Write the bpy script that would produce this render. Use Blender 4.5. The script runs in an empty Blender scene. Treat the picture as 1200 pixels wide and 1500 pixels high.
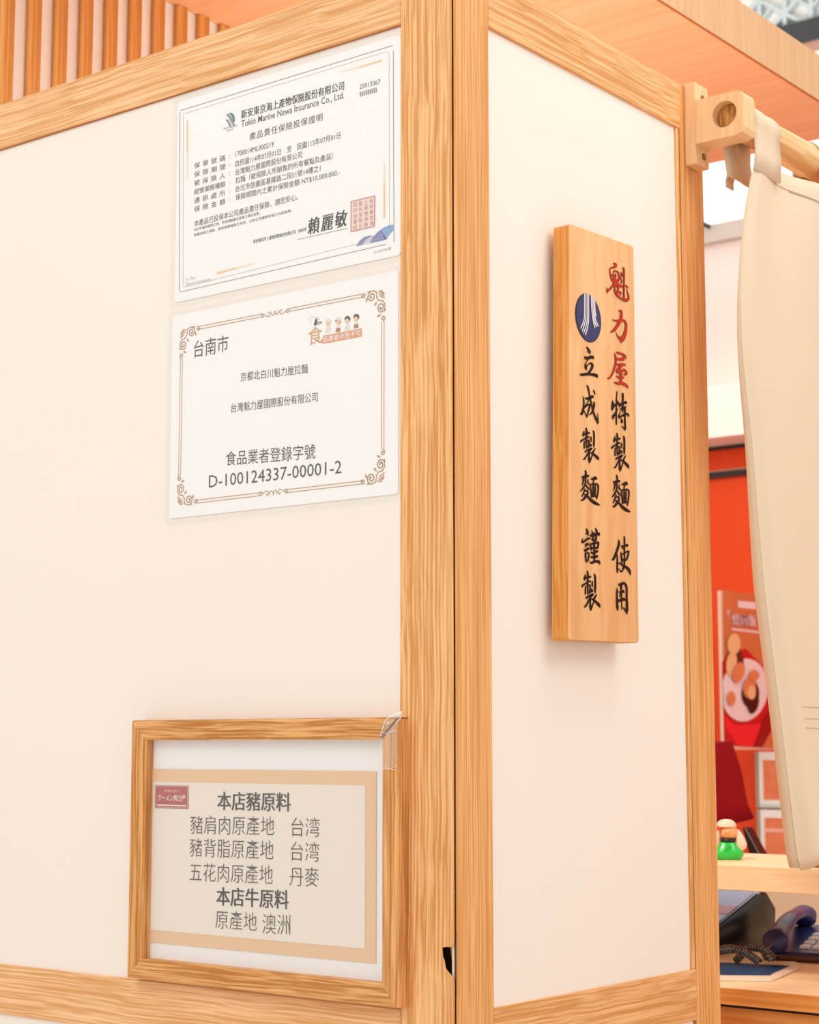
import bpy, bmesh, math, random
from mathutils import Vector, Matrix
random.seed(7)
S = bpy.context.scene
COL = S.collection
# ------------------------------------------------------------------ camera
F_PX, CX, CY, HOR = 2654.0, 600.0, 750.0, 1094.0
PITCH = math.atan((HOR - CY) / F_PX); YAW = math.radians(38.12)
FH = Vector((-math.sin(YAW), math.cos(YAW), 0)); RT = Vector((math.cos(YAW), math.sin(YAW), 0))
FW = FH * math.cos(PITCH) + Vector((0, 0, 1)) * math.sin(PITCH); UP = RT.cross(FW)
CAM = Vector((1.0515, -1.4114, 1.4))
cd = bpy.data.cameras.new('camera'); cam = bpy.data.objects.new('camera', cd); COL.objects.link(cam)
cam.matrix_world = Matrix(((RT.x, UP.x, -FW.x, CAM.x), (RT.y, UP.y, -FW.y, CAM.y), (RT.z, UP.z, -FW.z, CAM.z), (0, 0, 0, 1)))
cd.sensor_fit = 'HORIZONTAL'; cd.sensor_width = 36; cd.lens = 36 * F_PX / 1200; cd.clip_start = 0.05; cd.clip_end = 60
cd.dof.use_dof = True; cd.dof.focus_distance = 1.93; cd.dof.aperture_fstop = 14
S.camera = cam
# ------------------------------------------------------------------ light and exposure
w = bpy.data.worlds.new('world'); S.world = w; w.use_nodes = True
w.node_tree.nodes['Background'].inputs[0].default_value = (1.0, 0.985, 0.965, 1)
w.node_tree.nodes['Background'].inputs[1].default_value = 0.83
def area(name, loc, target, size, power, color=(1, 0.95, 0.88)):
    l = bpy.data.lights.new(name, 'AREA'); l.shape = 'RECTANGLE'; l.size, l.size_y = size; l.energy = power; l.color = color
    o = bpy.data.objects.new(name, l); COL.objects.link(o); o.location = loc
    o.rotation_euler = (Vector(target) - Vector(loc)).to_track_quat('-Z', 'Y').to_euler(); return o
area('ceiling_lamp_and_fill', (-0.3, -2.6, 3.9), (0, 0, 1.7), (1.6, 1.6), 33, (1, .96, .91))
area('ceiling_lamp_and_fill', (2.6, 0.6, 3.9), (0, 0.3, 1.7), (1.4, 1.4), 28, (1, .96, .91))
area('ceiling_lamp_and_fill', (0.5, 0.35, 3.1), (-0.1, 0.75, 1.1), (0.5, 0.5), 5, (1, .97, .92))  # unseen light added above the doorway to brighten shelf and counter
area('kitchen_lamp', (-0.9, 1.9, 2.72), (-1.1, 3.0, 1.2), (0.9, 0.4), 4)
area('kitchen_lamp', (-0.6, 1.75, 2.6), (-0.3, 0.9, 1.1), (0.5, 0.3), 4, (1, .97, .93))
area('counter_fill', (-0.22, 0.16, 1.98), (-0.12, 0.80, 1.15), (0.18, 0.18), 5.0, (1, .98, .95))  # added light hidden behind the right wall, brightens shelf and countertop
area('lattice_fill', (-2.0, 3.9, 3.3), (-2.0, 5.0, 4.6), (1.6, 0.5), 16, (1, .98, .95))  # added light out of view, brightens the distant lattice
area('soffit_fill', (-0.42, 0.75, 1.95), (-0.45, 0.78, 2.5), (0.46, 0.46), 2.0, (1, .97, .93))  # added upward light behind the partition, lifts the dark soffit and slats
S.view_settings.view_transform = 'Standard'; S.view_settings.look = 'None'
S.view_settings.gamma = 1; S.view_settings.use_curve_mapping = False; S.view_settings.exposure = 0.0
# ------------------------------------------------------------------ helpers
def ray(px, py): return FW + RT * ((px - CX) / F_PX) + UP * ((CY - py) / F_PX)
def at(px, py, ax, val):                 # the point of the plane (axis = val) seen at a photo pixel
    r = ray(px, py); return CAM + r * ((val - CAM[ax]) / r[ax])
def lin(h):
    c = [int(h[i:i + 2], 16) / 255 for i in (0, 2, 4)]
    return tuple((x / 12.92 if x <= 0.04045 else ((x + 0.055) / 1.055) ** 2.4) for x in c) + (1,)
MATS = {}
def pm(name, hexc, rough=0.5, spec=0.5, emit=0, metal=0, trans=0, coat=0, noise=0, nscale=40, bump=0, bscale=200):
    m = bpy.data.materials.new(name); m.use_nodes = True; nt = m.node_tree; b = nt.nodes['Principled BSDF']
    b.inputs['Base Color'].default_value = lin(hexc); b.inputs['Roughness'].default_value = rough
    b.inputs['Specular IOR Level'].default_value = spec; b.inputs['Metallic'].default_value = metal
    b.inputs['Coat Weight'].default_value = coat; b.inputs['Coat Roughness'].default_value = 0.12
    if trans: b.inputs['Transmission Weight'].default_value = trans
    if emit: b.inputs['Emission Color'].default_value = lin(hexc); b.inputs['Emission Strength'].default_value = emit
    tc = nt.nodes.new('ShaderNodeTexCoord')
    if noise:
        n = nt.nodes.new('ShaderNodeTexNoise'); n.inputs['Scale'].default_value = nscale; n.inputs['Detail'].default_value = 4
        mx = nt.nodes.new('ShaderNodeMix'); mx.data_type = 'RGBA'
        c = lin(hexc); mx.inputs[6].default_value = tuple(x * (1 - noise) for x in c[:3]) + (1,); mx.inputs[7].default_value = tuple(min(1, x * (1 + noise * .6)) for x in c[:3]) + (1,)
        nt.links.new(tc.outputs['Object'], n.inputs['Vector']); nt.links.new(n.outputs[0], mx.inputs[0]); nt.links.new(mx.outputs[2], b.inputs['Base Color'])
    if bump:
        n = nt.nodes.new('ShaderNodeTexNoise'); n.inputs['Scale'].default_value = bscale; n.inputs['Detail'].default_value = 3
        bp = nt.nodes.new('ShaderNodeBump'); bp.inputs['Strength'].default_value = bump; bp.inputs['Distance'].default_value = 0.002
        nt.links.new(tc.outputs['Object'], n.inputs['Vector']); nt.links.new(n.outputs[0], bp.inputs['Height']); nt.links.new(bp.outputs[0], b.inputs['Normal'])
    MATS[name] = m; return m
def wood(name, axis, light, dark, dens=430, along=9, contrast=1.0, wav=0.006, rough=0.5, bump=0.5, ring=0.16, pos=(0.44, 0.60)):
    """oak-like wood: stretched fine pores, growth streaks and slow colour drift, grain running along one axis"""
    m = bpy.data.materials.new(name); m.use_nodes = True; nt = m.node_tree; N = nt.nodes; L = nt.links; b = N['Principled BSDF']
    b.inputs['Roughness'].default_value = rough; b.inputs['Specular IOR Level'].default_value = 0.25
    tc = N.new('ShaderNodeTexCoord')
    wn = N.new('ShaderNodeTexNoise'); wn.inputs['Scale'].default_value = 7; wn.inputs['Detail'].default_value = 2
    L.new(tc.outputs['Object'], wn.inputs['Vector'])
    sub = N.new('ShaderNodeVectorMath'); sub.operation = 'SUBTRACT'; sub.inputs[1].default_value = (0.5, 0.5, 0.5); L.new(wn.outputs['Color'], sub.inputs[0])
    sc = N.new('ShaderNodeVectorMath'); sc.operation = 'SCALE'; sc.inputs['Scale'].default_value = wav; L.new(sub.outputs[0], sc.inputs[0])
    ad = N.new('ShaderNodeVectorMath'); ad.operation = 'ADD'; L.new(tc.outputs['Object'], ad.inputs[0]); L.new(sc.outputs[0], ad.inputs[1])
    def stretched(across, alongs, detail, rgh=0.6):
        mp = N.new('ShaderNodeMapping'); s = [across] * 3; s[axis] = alongs; mp.inputs['Scale'].default_value = s
        L.new(ad.outputs[0], mp.inputs['Vector'])
        n = N.new('ShaderNodeTexNoise'); n.inputs['Scale'].default_value = 1; n.inputs['Detail'].default_value = detail; n.inputs['Roughness'].default_value = rgh
        L.new(mp.outputs[0], n.inputs['Vector']); return n
    n1 = stretched(dens, along, 2, 0.45); n2 = stretched(dens * 0.3, along * 0.25, 2); n3 = stretched(dens * 1.7, along * 4, 1)
    a = N.new('ShaderNodeMath'); a.operation = 'MULTIPLY_ADD'; a.inputs[1].default_value = 0.62; L.new(n1.outputs[0], a.inputs[0])
    b2 = N.new('ShaderNodeMath'); b2.operation = 'MULTIPLY_ADD'; b2.inputs[1].default_value = ring; b2.inputs[2].default_value = 0.055 - (ring - 0.30) * 0.5; L.new(n2.outputs[0], b2.inputs[0]); L.new(b2.outputs[0], a.inputs[2])
    c2 = N.new('ShaderNodeMath'); c2.operation = 'MULTIPLY_ADD'; c2.inputs[1].default_value = 0.12; L.new(n3.outputs[0], c2.inputs[0]); L.new(a.outputs[0], c2.inputs[2])
    r = N.new('ShaderNodeValToRGB'); r.color_ramp.elements[0].position = pos[0] + .06; r.color_ramp.elements[1].position = pos[1] + .06
    l, d = lin(light), lin(dark); d = tuple(l[i] + (d[i] - l[i]) * contrast for i in range(3)) + (1,)
    r.color_ramp.elements[0].color = d; r.color_ramp.elements[1].color = l
    L.new(c2.outputs[0], r.inputs[0]); L.new(r.outputs[0], b.inputs['Base Color'])
    if bump:
        bp = N.new('ShaderNodeBump'); bp.inputs['Strength'].default_value = bump; bp.inputs['Distance'].default_value = 0.0006
        L.new(n1.outputs[0], bp.inputs['Height']); L.new(bp.outputs[0], b.inputs['Normal'])
    MATS[name] = m; return m
# mesh builder ------------------------------------------------------
class MB:
    def __init__(s): s.bm = bmesh.new()
    def box(s, x0, x1, y0, y1, z0, z1, bev=0, seg=1):
        v = [s.bm.verts.new((x, y, z)) for x in (x0, x1) for y in (y0, y1) for z in (z0, z1)]
        fs = [s.bm.faces.new([v[i] for i in f]) for f in ((0, 1, 3, 2), (4, 6, 7, 5), (0, 4, 5, 1), (2, 3, 7, 6), (0, 2, 6, 4), (1, 5, 7, 3))]
        if bev: bmesh.ops.bevel(s.bm, geom=list({e for f in fs for e in f.edges}), offset=bev, segments=seg, affect='EDGES', profile=0.5)
        return s
    def prism(s, pts, vec, bev=0):           # pts: 3-D loop, extruded by vec
        vec = Vector(vec); a = [s.bm.verts.new(p) for p in pts]; b = [s.bm.verts.new(Vector(p) + vec) for p in pts]
        n = len(pts); fs = [s.bm.faces.new(a), s.bm.faces.new(b[::-1])] + [s.bm.faces.new((a[i], b[i], b[(i + 1) % n], a[(i + 1) % n])) for i in range(n)]
        if bev: bmesh.ops.bevel(s.bm, geom=list({e for f in fs for e in f.edges}), offset=bev, segments=2, affect='EDGES', profile=0.5)
        return s
    def face(s, pts):
        s.bm.faces.new([s.bm.verts.new(p) for p in pts]); return s
    def tube(s, pts, r, n=8, cap=True):
        pts = [Vector(p) for p in pts]; rr = r if isinstance(r, (list, tuple)) else [r] * len(pts); rings = []
        t0 = (pts[1] - pts[0]).normalized(); ref = Vector((0, 0, 1)) if abs(t0.z) < .9 else Vector((1, 0, 0)); u = t0.cross(ref).normalized()
        for i, p in enumerate(pts):
            t = (pts[min(i + 1, len(pts) - 1)] - pts[max(i - 1, 0)]).normalized(); u = (u - t * u.dot(t)).normalized(); v = t.cross(u)
            rings.append([s.bm.verts.new(p + (u * math.cos(k * math.tau / n) + v * math.sin(k * math.tau / n)) * rr[i]) for k in range(n)])
        for a, b in zip(rings, rings[1:]):
            for k in range(n): s.bm.faces.new((a[k], a[(k + 1) % n], b[(k + 1) % n], b[k]))
        if cap: s.bm.faces.new(rings[0][::-1]); s.bm.faces.new(rings[-1])
        return s
    def rings(s, loops, cap=True):
        R = [[s.bm.verts.new(p) for p in l] for l in loops]; n = len(R[0])
        for a, b in zip(R, R[1:]):
            for k in range(n): s.bm.faces.new((a[k], a[(k + 1) % n], b[(k + 1) % n], b[k]))
        if cap: s.bm.faces.new(R[0][::-1]); s.bm.faces.new(R[-1])
        return s
    def ball(s, c, r, sc=(1, 1, 1), n=12, rot=None):
        m = Matrix.Translation(c) @ (rot or Matrix.Identity(4)) @ Matrix.Diagonal((r * sc[0], r * sc[1], r * sc[2], 1))
        bmesh.ops.create_uvsphere(s.bm, u_segments=n, v_segments=max(6, n // 2 + 2), radius=1, matrix=m); return s
    def build(s, name, mat, parent=None, smooth=False, flatpar=False):
        bmesh.ops.recalc_face_normals(s.bm, faces=s.bm.faces)
        me = bpy.data.meshes.new(name); s.bm.to_mesh(me); s.bm.free()
        if smooth:
            for p in me.polygons: p.use_smooth = True
            me.set_sharp_from_angle(angle=math.radians(40))
        me.materials.append(MATS[mat] if isinstance(mat, str) else mat)
        o = bpy.data.objects.new(name, me); COL.objects.link(o)
        if parent:
            o.parent = parent
            if parent.type == 'EMPTY' or True:
                q = parent; off = Vector((0, 0, 0))
                while q: off += q.location; q = q.parent
                o.location = -off
        return o
def thing(name, loc, label, cat, group=None):
    o = bpy.data.objects.new(name, None); COL.objects.link(o); o.location = loc; o.empty_display_size = 0.05
    o['label'] = label; o['category'] = cat
    if group: o['group'] = group
    return o
def struct(o, label=None, cat=None):
    o['kind'] = 'structure'
    if label: o['label'] = label
    if cat: o['category'] = cat
    return o
def sroot(name, label, cat):
    o = bpy.data.objects.new(name, None); COL.objects.link(o); return struct(o, label, cat)
# text ---------------------------------------------------------------
def glyphs(body, weight=0.0, spacing=1.0, shear=0.0):
    c = bpy.data.curves.new('t', 'FONT'); c.body = body; c.offset = weight; c.space_character = spacing; c.shear = shear; c.resolution_u = 2; c.fill_mode = 'FRONT'
    o = bpy.data.objects.new('t', c); COL.objects.link(o)
    dg = bpy.context.evaluated_depsgraph_get(); me = bpy.data.meshes.new_from_object(o.evaluated_get(dg))
    vs = [v.co.copy() for v in me.vertices]; fs = [tuple(p.vertices) for p in me.polygons]
    bpy.data.objects.remove(o); bpy.data.curves.remove(c); bpy.data.meshes.remove(me)
    x0 = min(v.x for v in vs); x1 = max(v.x for v in vs); y0 = min(v.y for v in vs); y1 = max(v.y for v in vs)
    return [((v.x - x0) / (x1 - x0), (v.y - y0) / (y1 - y0)) for v in vs], fs
def put_text(mb, body, P0, P1, h, weight=0.0, spacing=1.0, shear=0.0):
    """lay text so that its box runs from P0 to P1 (middle of left and right edge), h high"""
    uv, fs = glyphs(body, weight, spacing, shear); P0 = Vector(P0); d = Vector(P1) - P0; up = Vector((0, 0, 1)); bm = mb.bm
    vs = [bm.verts.new(P0 + d * u + up * (v - 0.5) * h) for u, v in uv]
    for f in fs:
        try: bm.faces.new([vs[i] for i in f])
        except ValueError: pass
class Lines:                                # collects text lines, each becoming a part of its own
    def __init__(s): s.l = []
    @property
    def bm(s):
        m = MB(); s.l.append(m); return m.bm
    def build(s, name, mat, parent):
        for m in s.l: m.build(name, mat, parent)
class Plane:                                # a flat printed surface: photo pixel -> point on it
    def __init__(s, ax, val): s.ax, s.val = ax, val
    def __call__(s, px, py): return at(px, py, s.ax, s.val)
    def text(s, mb, body, xl, yl, xr, yr, h, weight=0.0, spacing=1.0, shear=0.0):
        hh = (s(xl, yl - h / 2) - s(xl, yl + h / 2)).z
        put_text(mb, body, s(xl, yl), s(xr, yr), hh, weight, spacing, shear)
    def poly(s, mb, pts): bm = mb.bm; bm.faces.new([bm.verts.new(s(*p)) for p in pts])
    def line(s, mb, pts, wd, w2=None):       # thin ribbon, wd px wide
        for (x0, y0), (x1, y1) in zip(pts, pts[1:]):
            d = math.hypot(x1 - x0, y1 - y0) or 1; nx, ny = -(y1 - y0) / d * wd / 2, (x1 - x0) / d * wd / 2
            s.poly(mb, [(x0 + nx, y0 + ny), (x1 + nx, y1 + ny), (x1 - nx, y1 - ny), (x0 - nx, y0 - ny)])
    def brush(s, mb, pts, mp=lambda x, y: (x, y), ws=1.0):   # a brush stroke: (x, y, width) knots, smoothed
        P = []; s.k = getattr(s, 'k', 0) + 1; keep = s.val; s.val = keep + (1 if s.ax == 0 else -1) * 4e-5 * (s.k % 12)
        n = len(pts)
        for i in range(n - 1):
            p0, p1, p2, p3 = pts[max(i - 1, 0)], pts[i], pts[i + 1], pts[min(i + 2, n - 1)]
            for k in range(5):
                t = k / 5
                P.append(tuple(0.5 * ((2 * p1[j]) + (-p0[j] + p2[j]) * t + (2 * p0[j] - 5 * p1[j] + 4 * p2[j] - p3[j]) * t * t + (-p0[j] + 3 * p1[j] - 3 * p2[j] + p3[j]) * t ** 3) for j in range(3)))
        P.append(pts[-1]); L = []; R = []
        for i, (x, y, wd) in enumerate(P):
            a = P[max(i - 1, 0)]; b = P[min(i + 1, len(P) - 1)]; dx, dy = b[0] - a[0], b[1] - a[1]; d = math.hypot(dx, dy) or 1
            wd = max(wd, 3) * ws / 2; L.append((x - dy / d * wd, y + dx / d * wd)); R.append((x + dy / d * wd, y - dx / d * wd))
        def cap(c, ang, wd):
            return [(c[0] + math.cos(ang + t) * wd, c[1] + math.sin(ang + t) * wd) for t in [math.pi * q / 5 for q in range(1, 5)]]
        for i in range(len(P) - 1): s.poly(mb, [mp(*L[i]), mp(*L[i + 1]), mp(*R[i + 1]), mp(*R[i])])
        for e, o in ((0, 1), (-1, -2)):
            x, y, wd = P[e]; a = math.atan2(y - P[o][1], x - P[o][0]) - math.pi / 2; wd = max(wd, 3) * ws / 2
            c = [(x + math.cos(a) * wd, y + math.sin(a) * wd)] + cap((x, y), a, wd) + [(x - math.cos(a) * wd, y - math.sin(a) * wd)]
            s.poly(mb, [mp(*q) for q in c])
        s.val = keep
# ------------------------------------------------------------------ materials
wood('oak_upright', 2, 'FBC488', 'D89350', wav=0.009, along=5)
wood('oak_upright_right', 2, 'F6BB7E', 'D9934F', dens=560, wav=0.003, along=5)
wood('oak_rail_left', 0, 'FCCA98', 'DFA163', wav=0.010, dens=430, along=5)
wood('oak_rail_right', 1, 'F8C088', 'D89656', wav=0.010, dens=430, along=5)
wood('oak_frame_flat', 0, 'F0B373', 'C07D3C', wav=0.010, dens=430, along=8)
wood('oak_frame_up', 2, 'F0B373', 'C07D3C', wav=0.006, dens=430, along=8)
wood('soffit_wood', 0, 'F7C396', 'F3B98A', dens=60, along=2, wav=0.03, bump=0, rough=0.6)
wood('fascia_wood', 2, 'E4B98C', 'DEAF80', dens=110, along=2, wav=0.01, bump=0, rough=0.6)
wood('slat_wood', 2, 'E6A964', 'D08C45', dens=150, along=3, wav=0.01, bump=0.1)
wood('maple_sign', 2, 'FAC48B', 'F2B274', dens=75, along=1.6, wav=0.05, bump=0.0, rough=0.35, ring=0.6, pos=(0.4, 0.6))
wood('sign_edge', 2, 'F0A95C', 'D98836', dens=300, along=3, wav=0.01, bump=0.1, rough=0.4)
wood('ash_bracket', 2, 'F6CC9A', 'F0C18C', dens=160, along=6, wav=0.01, bump=0.05, rough=0.5)
wood('bamboo_rod', 1, 'F8D09C', 'E6AE70', dens=120, along=5, wav=0.02, bump=0.1, rough=0.45)
wood('rod_end', 2, 'D9A25E', 'A8702F', dens=260, along=60, wav=0.02, bump=0.2)
wood('shelf_wood', 0, 'FCDDB4', 'F7CC9A', dens=150, along=3, wav=0.01, bump=0.05)
wood('counter_front', 0, 'EFA45A', 'DD8A3D', dens=150, along=3, wav=0.01, bump=0.05)
pm('wall_panel', 'F8EEE4', 0.55, 0.3, noise=0.012, nscale=2.5)
pm('panel_right', 'F8EDE2', 0.55, 0.3, noise=0.012, nscale=2.5)
pm('slat_backing', 'FBF7F1', 0.7)
pm('core_dark', '5A3414', 0.8); pm('core_tan', 'B5713A', 0.7); pm('core_white', 'E8D5BC', 0.6)
pm('gap_dark', '2B170A', 0.9)
pm('paper', 'FFFDFC', 0.6, 0.3); pm('paper_grey', 'F8F7F6', 0.6, 0.3)
pm('ink', '3C2E20', 0.6, 0.2); pm('ink_black', '2E2820', 0.6, 0.2); pm('ink_grey', '8F8A84', 0.6, 0.2); pm('ink_light', 'C9C4BE', 0.6, 0.2)
pm('ink_title', '4A3A2E', 0.6, 0.2); pm('gold_print', 'C99B66', 0.6, 0.2); pm('gold_bar', 'F7D49E', 0.6, 0.2); pm('gold_bar_pale', 'FCE9CC', 0.6, 0.2)
pm('stamp_pink', 'F9E0D8', 0.6, 0.2); pm('stamp_red', 'C98878', 0.6, 0.2); pm('blue_deep', '7C83B8', 0.6); pm('blue_sky', '7FA9D6', 0.6); pm('silver_print', 'D6D3DA', 0.6)
pm('logo_slate', '7C8E99', 0.6); pm('logo_teal', '4B7C78', 0.6)
pm('tan_border', 'EFC79B', 0.6, 0.3, noise=0.03, nscale=150); pm('cream_print', 'F3E8DB', 0.6, 0.3, noise=0.02, nscale=40)
pm('print_ink', '42301E', 0.6, 0.2); pm('red_label', 'B8433F', 0.5); pm('pale_ink', 'F3DCD2', 0.5)
pm('orange_print', 'E59A60', 0.6, 0.2); pm('orange_line', 'D9A36C', 0.6, 0.2); pm('skin_print', 'F2CFA9', 0.6); pm('hair_print', '4B3322', 0.6); pm('hat_print', 'ECE6DE', 0.6)
pm('lacquer_red', 'C4301A', 0.5, 0.15); pm('lacquer_rim', '8E2A10', 0.5, 0.15); pm('lacquer_black', '2E1408', 0.5, 0.12); pm('emblem_blue', '26265E', 0.4); pm('emblem_rim', '3A1F22', 0.45); pm('emblem_white', 'E9E2E4', 0.45)
pm('cloth', 'EBD4B8', 0.9, 0.1, noise=0.03, nscale=9, bump=0.15, bscale=900); pm('thread', 'CDB394', 0.9)
pm('high_ceiling', 'E9F0F6', 0.9, emit=1.0); pm('white_paint', 'FBF3E8', 0.8); pm('grey_band', 'CFC4B8', 0.8); pm('bulkhead_paint', 'F4E8DF', 0.8)
pm('red_wall', 'EA4A12', 0.55, 0.3, noise=0.03, nscale=3); pm('black_strip', '2B211A', 0.5); pm('metal_strip', 'C98E74', 0.35, metal=0.3)
pm('black_plastic', '17120F', 0.25, 0.6); pm('grey_edge', '8F9299', 0.3, metal=0.6)
pm('screen', '7A86A8', 0.15, 0.7, emit=0.15); pm('screen_red', 'B77F84', 0.3)
pm('phone_blue', '2A2F66', 0.33, 0.45, coat=0.12); pm('phone_body', '5C3420', 0.3, 0.5, coat=0.3); pm('key_white', 'F6F4F6', 0.3); pm('cord', '4A4542', 0.22, 0.9, coat=0.8)
pm('card_blue', '2E5E94', 0.2, 0.5, noise=0.5, nscale=60); pm('card_cream', 'F8E7CF', 0.4)
pm('niche_back', 'D9C5AC', 0.8); pm('shirt_red', '8E0F16', 0.85, 0.1, noise=0.12, nscale=14); pm('shirt_trim', '7B1552', 0.8)
pm('skin', 'E7A878', 0.55); pm('hair', '1E1510', 0.7); pm('trousers', '26242A', 0.8); pm('shoe', '1B1A1B', 0.6); pm('eye_white', 'F4F0EA', 0.3)
pm('green_glaze', '10CC44', 0.22, 0.6, coat=0.5); pm('pink_glaze', 'FBD9C0', 0.35, 0.5, coat=0.3); pm('tan_glaze', 'F0B276', 0.35, coat=0.3); pm('red_glaze', 'F0553F', 0.35); pm('dark_glaze', '2A1A10', 0.4)
pm('menu_white', 'F3EDE2', 0.4); pm('menu_edge', 'A89C82', 0.5); pm('menu_orange', 'F0824F', 0.5, noise=0.3, nscale=40); pm('menu_pink', 'F7B49A', 0.5); pm('menu_teal', 'C6D8C8', 0.5)
pm('poster_brown', 'D27A46', 0.5); pm('poster_edge', 'EBC9AC', 0.4); pm('poster_red', 'C8161C', 0.5); pm('poster_bright', 'F02430', 0.5); pm('poster_deep', '9C0A0E', 0.5); pm('plate_print', 'F1E2E0', 0.5); pm('meat_tan', 'EEC389', 0.5); pm('meat_brown', '6A2214', 0.5); pm('meat_orange', 'DE8A5A', 0.5); pm('nori', '3A0D0C', 0.5); pm('pink_type', 'FBD7DC', 0.5); pm('red_type', 'C23B30', 0.5)
pm('tray', 'B9652D', 0.5); pm('slip', 'F8F6F0', 0.3, trans=0.2)
pm('lattice_bar', 'C7D0CF', 0.6); pm('lattice_back', 'FBF6EE', 0.8); pm('beam_dark', '3B3B3E', 0.6); pm('beam_brown', 'B48A76', 0.6)
pm('floor_tile', 'F0E4D4', 0.4); pm('hole_dark', '7A5530', 0.8); pm('screw_metal', 'A6804E', 0.4, metal=0.7); pm('wire', '6B5A48', 0.4, metal=0.5)
def film(name, rough=0.12, milky=0.08, bump=0.25, bscale=18, gloss=0.06):
    m = bpy.data.materials.new(name); m.use_nodes = True; nt = m.node_tree; N = nt.nodes; L = nt.links
    for n in list(N): N.remove(n)
    out = N.new('ShaderNodeOutputMaterial'); tr = N.new('ShaderNodeBsdfTransparent'); gl = N.new('ShaderNodeBsdfGlossy'); di = N.new('ShaderNodeBsdfDiffuse')
    gl.inputs['Roughness'].default_value = rough; di.inputs['Color'].default_value = (1, .99, .97, 1)
    tc = N.new('ShaderNodeTexCoord'); n = N.new('ShaderNodeTexNoise'); n.inputs['Scale'].default_value = bscale; n.inputs['Detail'].default_value = 3
    bp = N.new('ShaderNodeBump'); bp.inputs['Strength'].default_value = bump; bp.inputs['Distance'].default_value = 0.004
    L.new(tc.outputs['Object'], n.inputs['Vector']); L.new(n.outputs[0], bp.inputs['Height']); L.new(bp.outputs[0], gl.inputs['Normal'])
    m1 = N.new('ShaderNodeMixShader'); m1.inputs[0].default_value = milky; L.new(tr.outputs[0], m1.inputs[1]); L.new(di.outputs[0], m1.inputs[2])
    m2 = N.new('ShaderNodeMixShader'); m2.inputs[0].default_value = gloss; L.new(m1.outputs[0], m2.inputs[1]); L.new(gl.outputs[0], m2.inputs[2]); L.new(m2.outputs[0], out.inputs['Surface'])
    MATS[name] = m
film('laminate', milky=0.04, gloss=0.045); film('acrylic', milky=0.03, gloss=0.05, bump=0.4, bscale=30); film('tape', milky=0.10, gloss=0.10, rough=0.2, bump=1.0, bscale=130)
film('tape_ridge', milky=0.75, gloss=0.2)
# ------------------------------------------------------------------ large structure
ZR0, ZR1, ZT0, ZT1, ZS = 1.0916, 1.148, 2.144, 2.2025, 2.5
struct(MB().box(-4, 5, -4, 8, -0.05, 0).build('floor', 'floor_tile'), 'pale tiled floor below the partition and the counter', 'floor')
# left wall of the corner partition
wl = sroot('wall_left', 'cream partition panel with oak rails, left of the corner post', 'wall')
MB().box(-1.35, -0.0672, -0.000 + 0.003, 0.055, ZR1, ZT0).build('panel', 'wall_panel', wl)
MB().box(-1.35, -0.0672, 0.003, 0.055, 0.0, ZR0).build('panel', 'wall_panel', wl)
MB().box(-1.35, -0.0675, -0.001, 0.06, ZT0, ZT1, 0.0008).build('rail', 'oak_rail_left', wl)
MB().box(-1.35, -0.0675, -0.0005, 0.06, ZR0, ZR1, 0.0008).build('rail', 'oak_rail_left', wl)
MB().box(-1.35, -0.0675, 0.0008, 0.004, ZT0 - 0.0007, ZT0).build('dark_strip', 'core_tan', wl)  # brown strip painting the thin shadow under the top rail
# right wall
wr = sroot('wall_right', 'cream partition panel with oak rails, right of the corner post', 'wall')
MB().box(-0.055, -0.003, 0.0612, 0.455, ZR1, ZT0).build('panel', 'panel_right', wr)
MB().box(-0.055, -0.003, 0.0612, 0.455, 0.0, ZR0).build('panel', 'panel_right', wr)
MB().box(-0.06, 0.0005, 0.0614, 0.4608, ZT0, ZT1, 0.0008).build('rail', 'oak_rail_right', wr)
MB().box(-0.06, 0.0003, 0.0614, 0.4598, ZR0, ZR1, 0.0008).build('rail', 'oak_rail_right', wr)
MB().box(-0.055, -0.0004, 0.4512, 0.4586, ZR1, ZT0, 0.0006).build('bead', 'oak_upright', wr)
MB().box(-0.055, -0.002, 0.4586, 0.4612, ZR1, ZT0).build('dark_strip', 'gap_dark', wr)
ep = sroot('trim_2', 'slim oak end post of the right partition beside the doorway curtain', 'post')
MB().box(-0.06, 0.0, 0.4612, 0.5165, 0.0, ZT1, 0.0012).build('post_board', 'oak_upright_right', ep)
# corner post: core, two facing boards, the left one chipped at its edge
cp = sroot('trim_1', 'oak corner post of two boards, chipped at the seam near the bottom', 'post')
A = Plane(1, 0.0)
notch = [A(*p) for p in [(670.6, 1378), (668, 1378.7), (664.7, 1385.3), (664, 1387.3), (656, 1387.0), (649.3, 1387.3), (648.3, 1389.3), (648.9, 1396), (649.2, 1401.3), (651.3, 1406.7), (652.2, 1412), (653.3, 1418), (657, 1423.5), (661.3, 1428), (665.5, 1434.5), (670.6, 1441.3)]]
xe = -0.0016
loop = [(-0.0670, 0.0, 0.0), (xe, 0, 0.0)] + [(min(p.x, xe), 0, p.z) for p in reversed(notch)] + [(xe, 0, 2.2), (xe, 0, ZS), (-0.0670, 0, ZS)]
b = MB(); b.prism([(x, 0, z) for x, y, z in loop], (-0.008, 0.008, 0)); b.build('facing_board', 'oak_upright', cp)
MB().prism([(0.0004, 0.0006, 0), (0.0004, 0.0608, 0), (-0.0076, 0.0608, 0), (-0.0076, 0.0086, 0)], (0, 0, ZS)).build('facing_board', 'oak_upright_right', cp)
MB().box(-0.0665, -0.0105, 0.0215, 0.060, 0.0, ZS).build('core', 'core_dark', cp)
b = MB()
for q, dz in (((651.5, 1388), 0), ((655, 1388), 0)): pass
N0, N1 = A(652.5, 1388), A(659.5, 1388)
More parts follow.
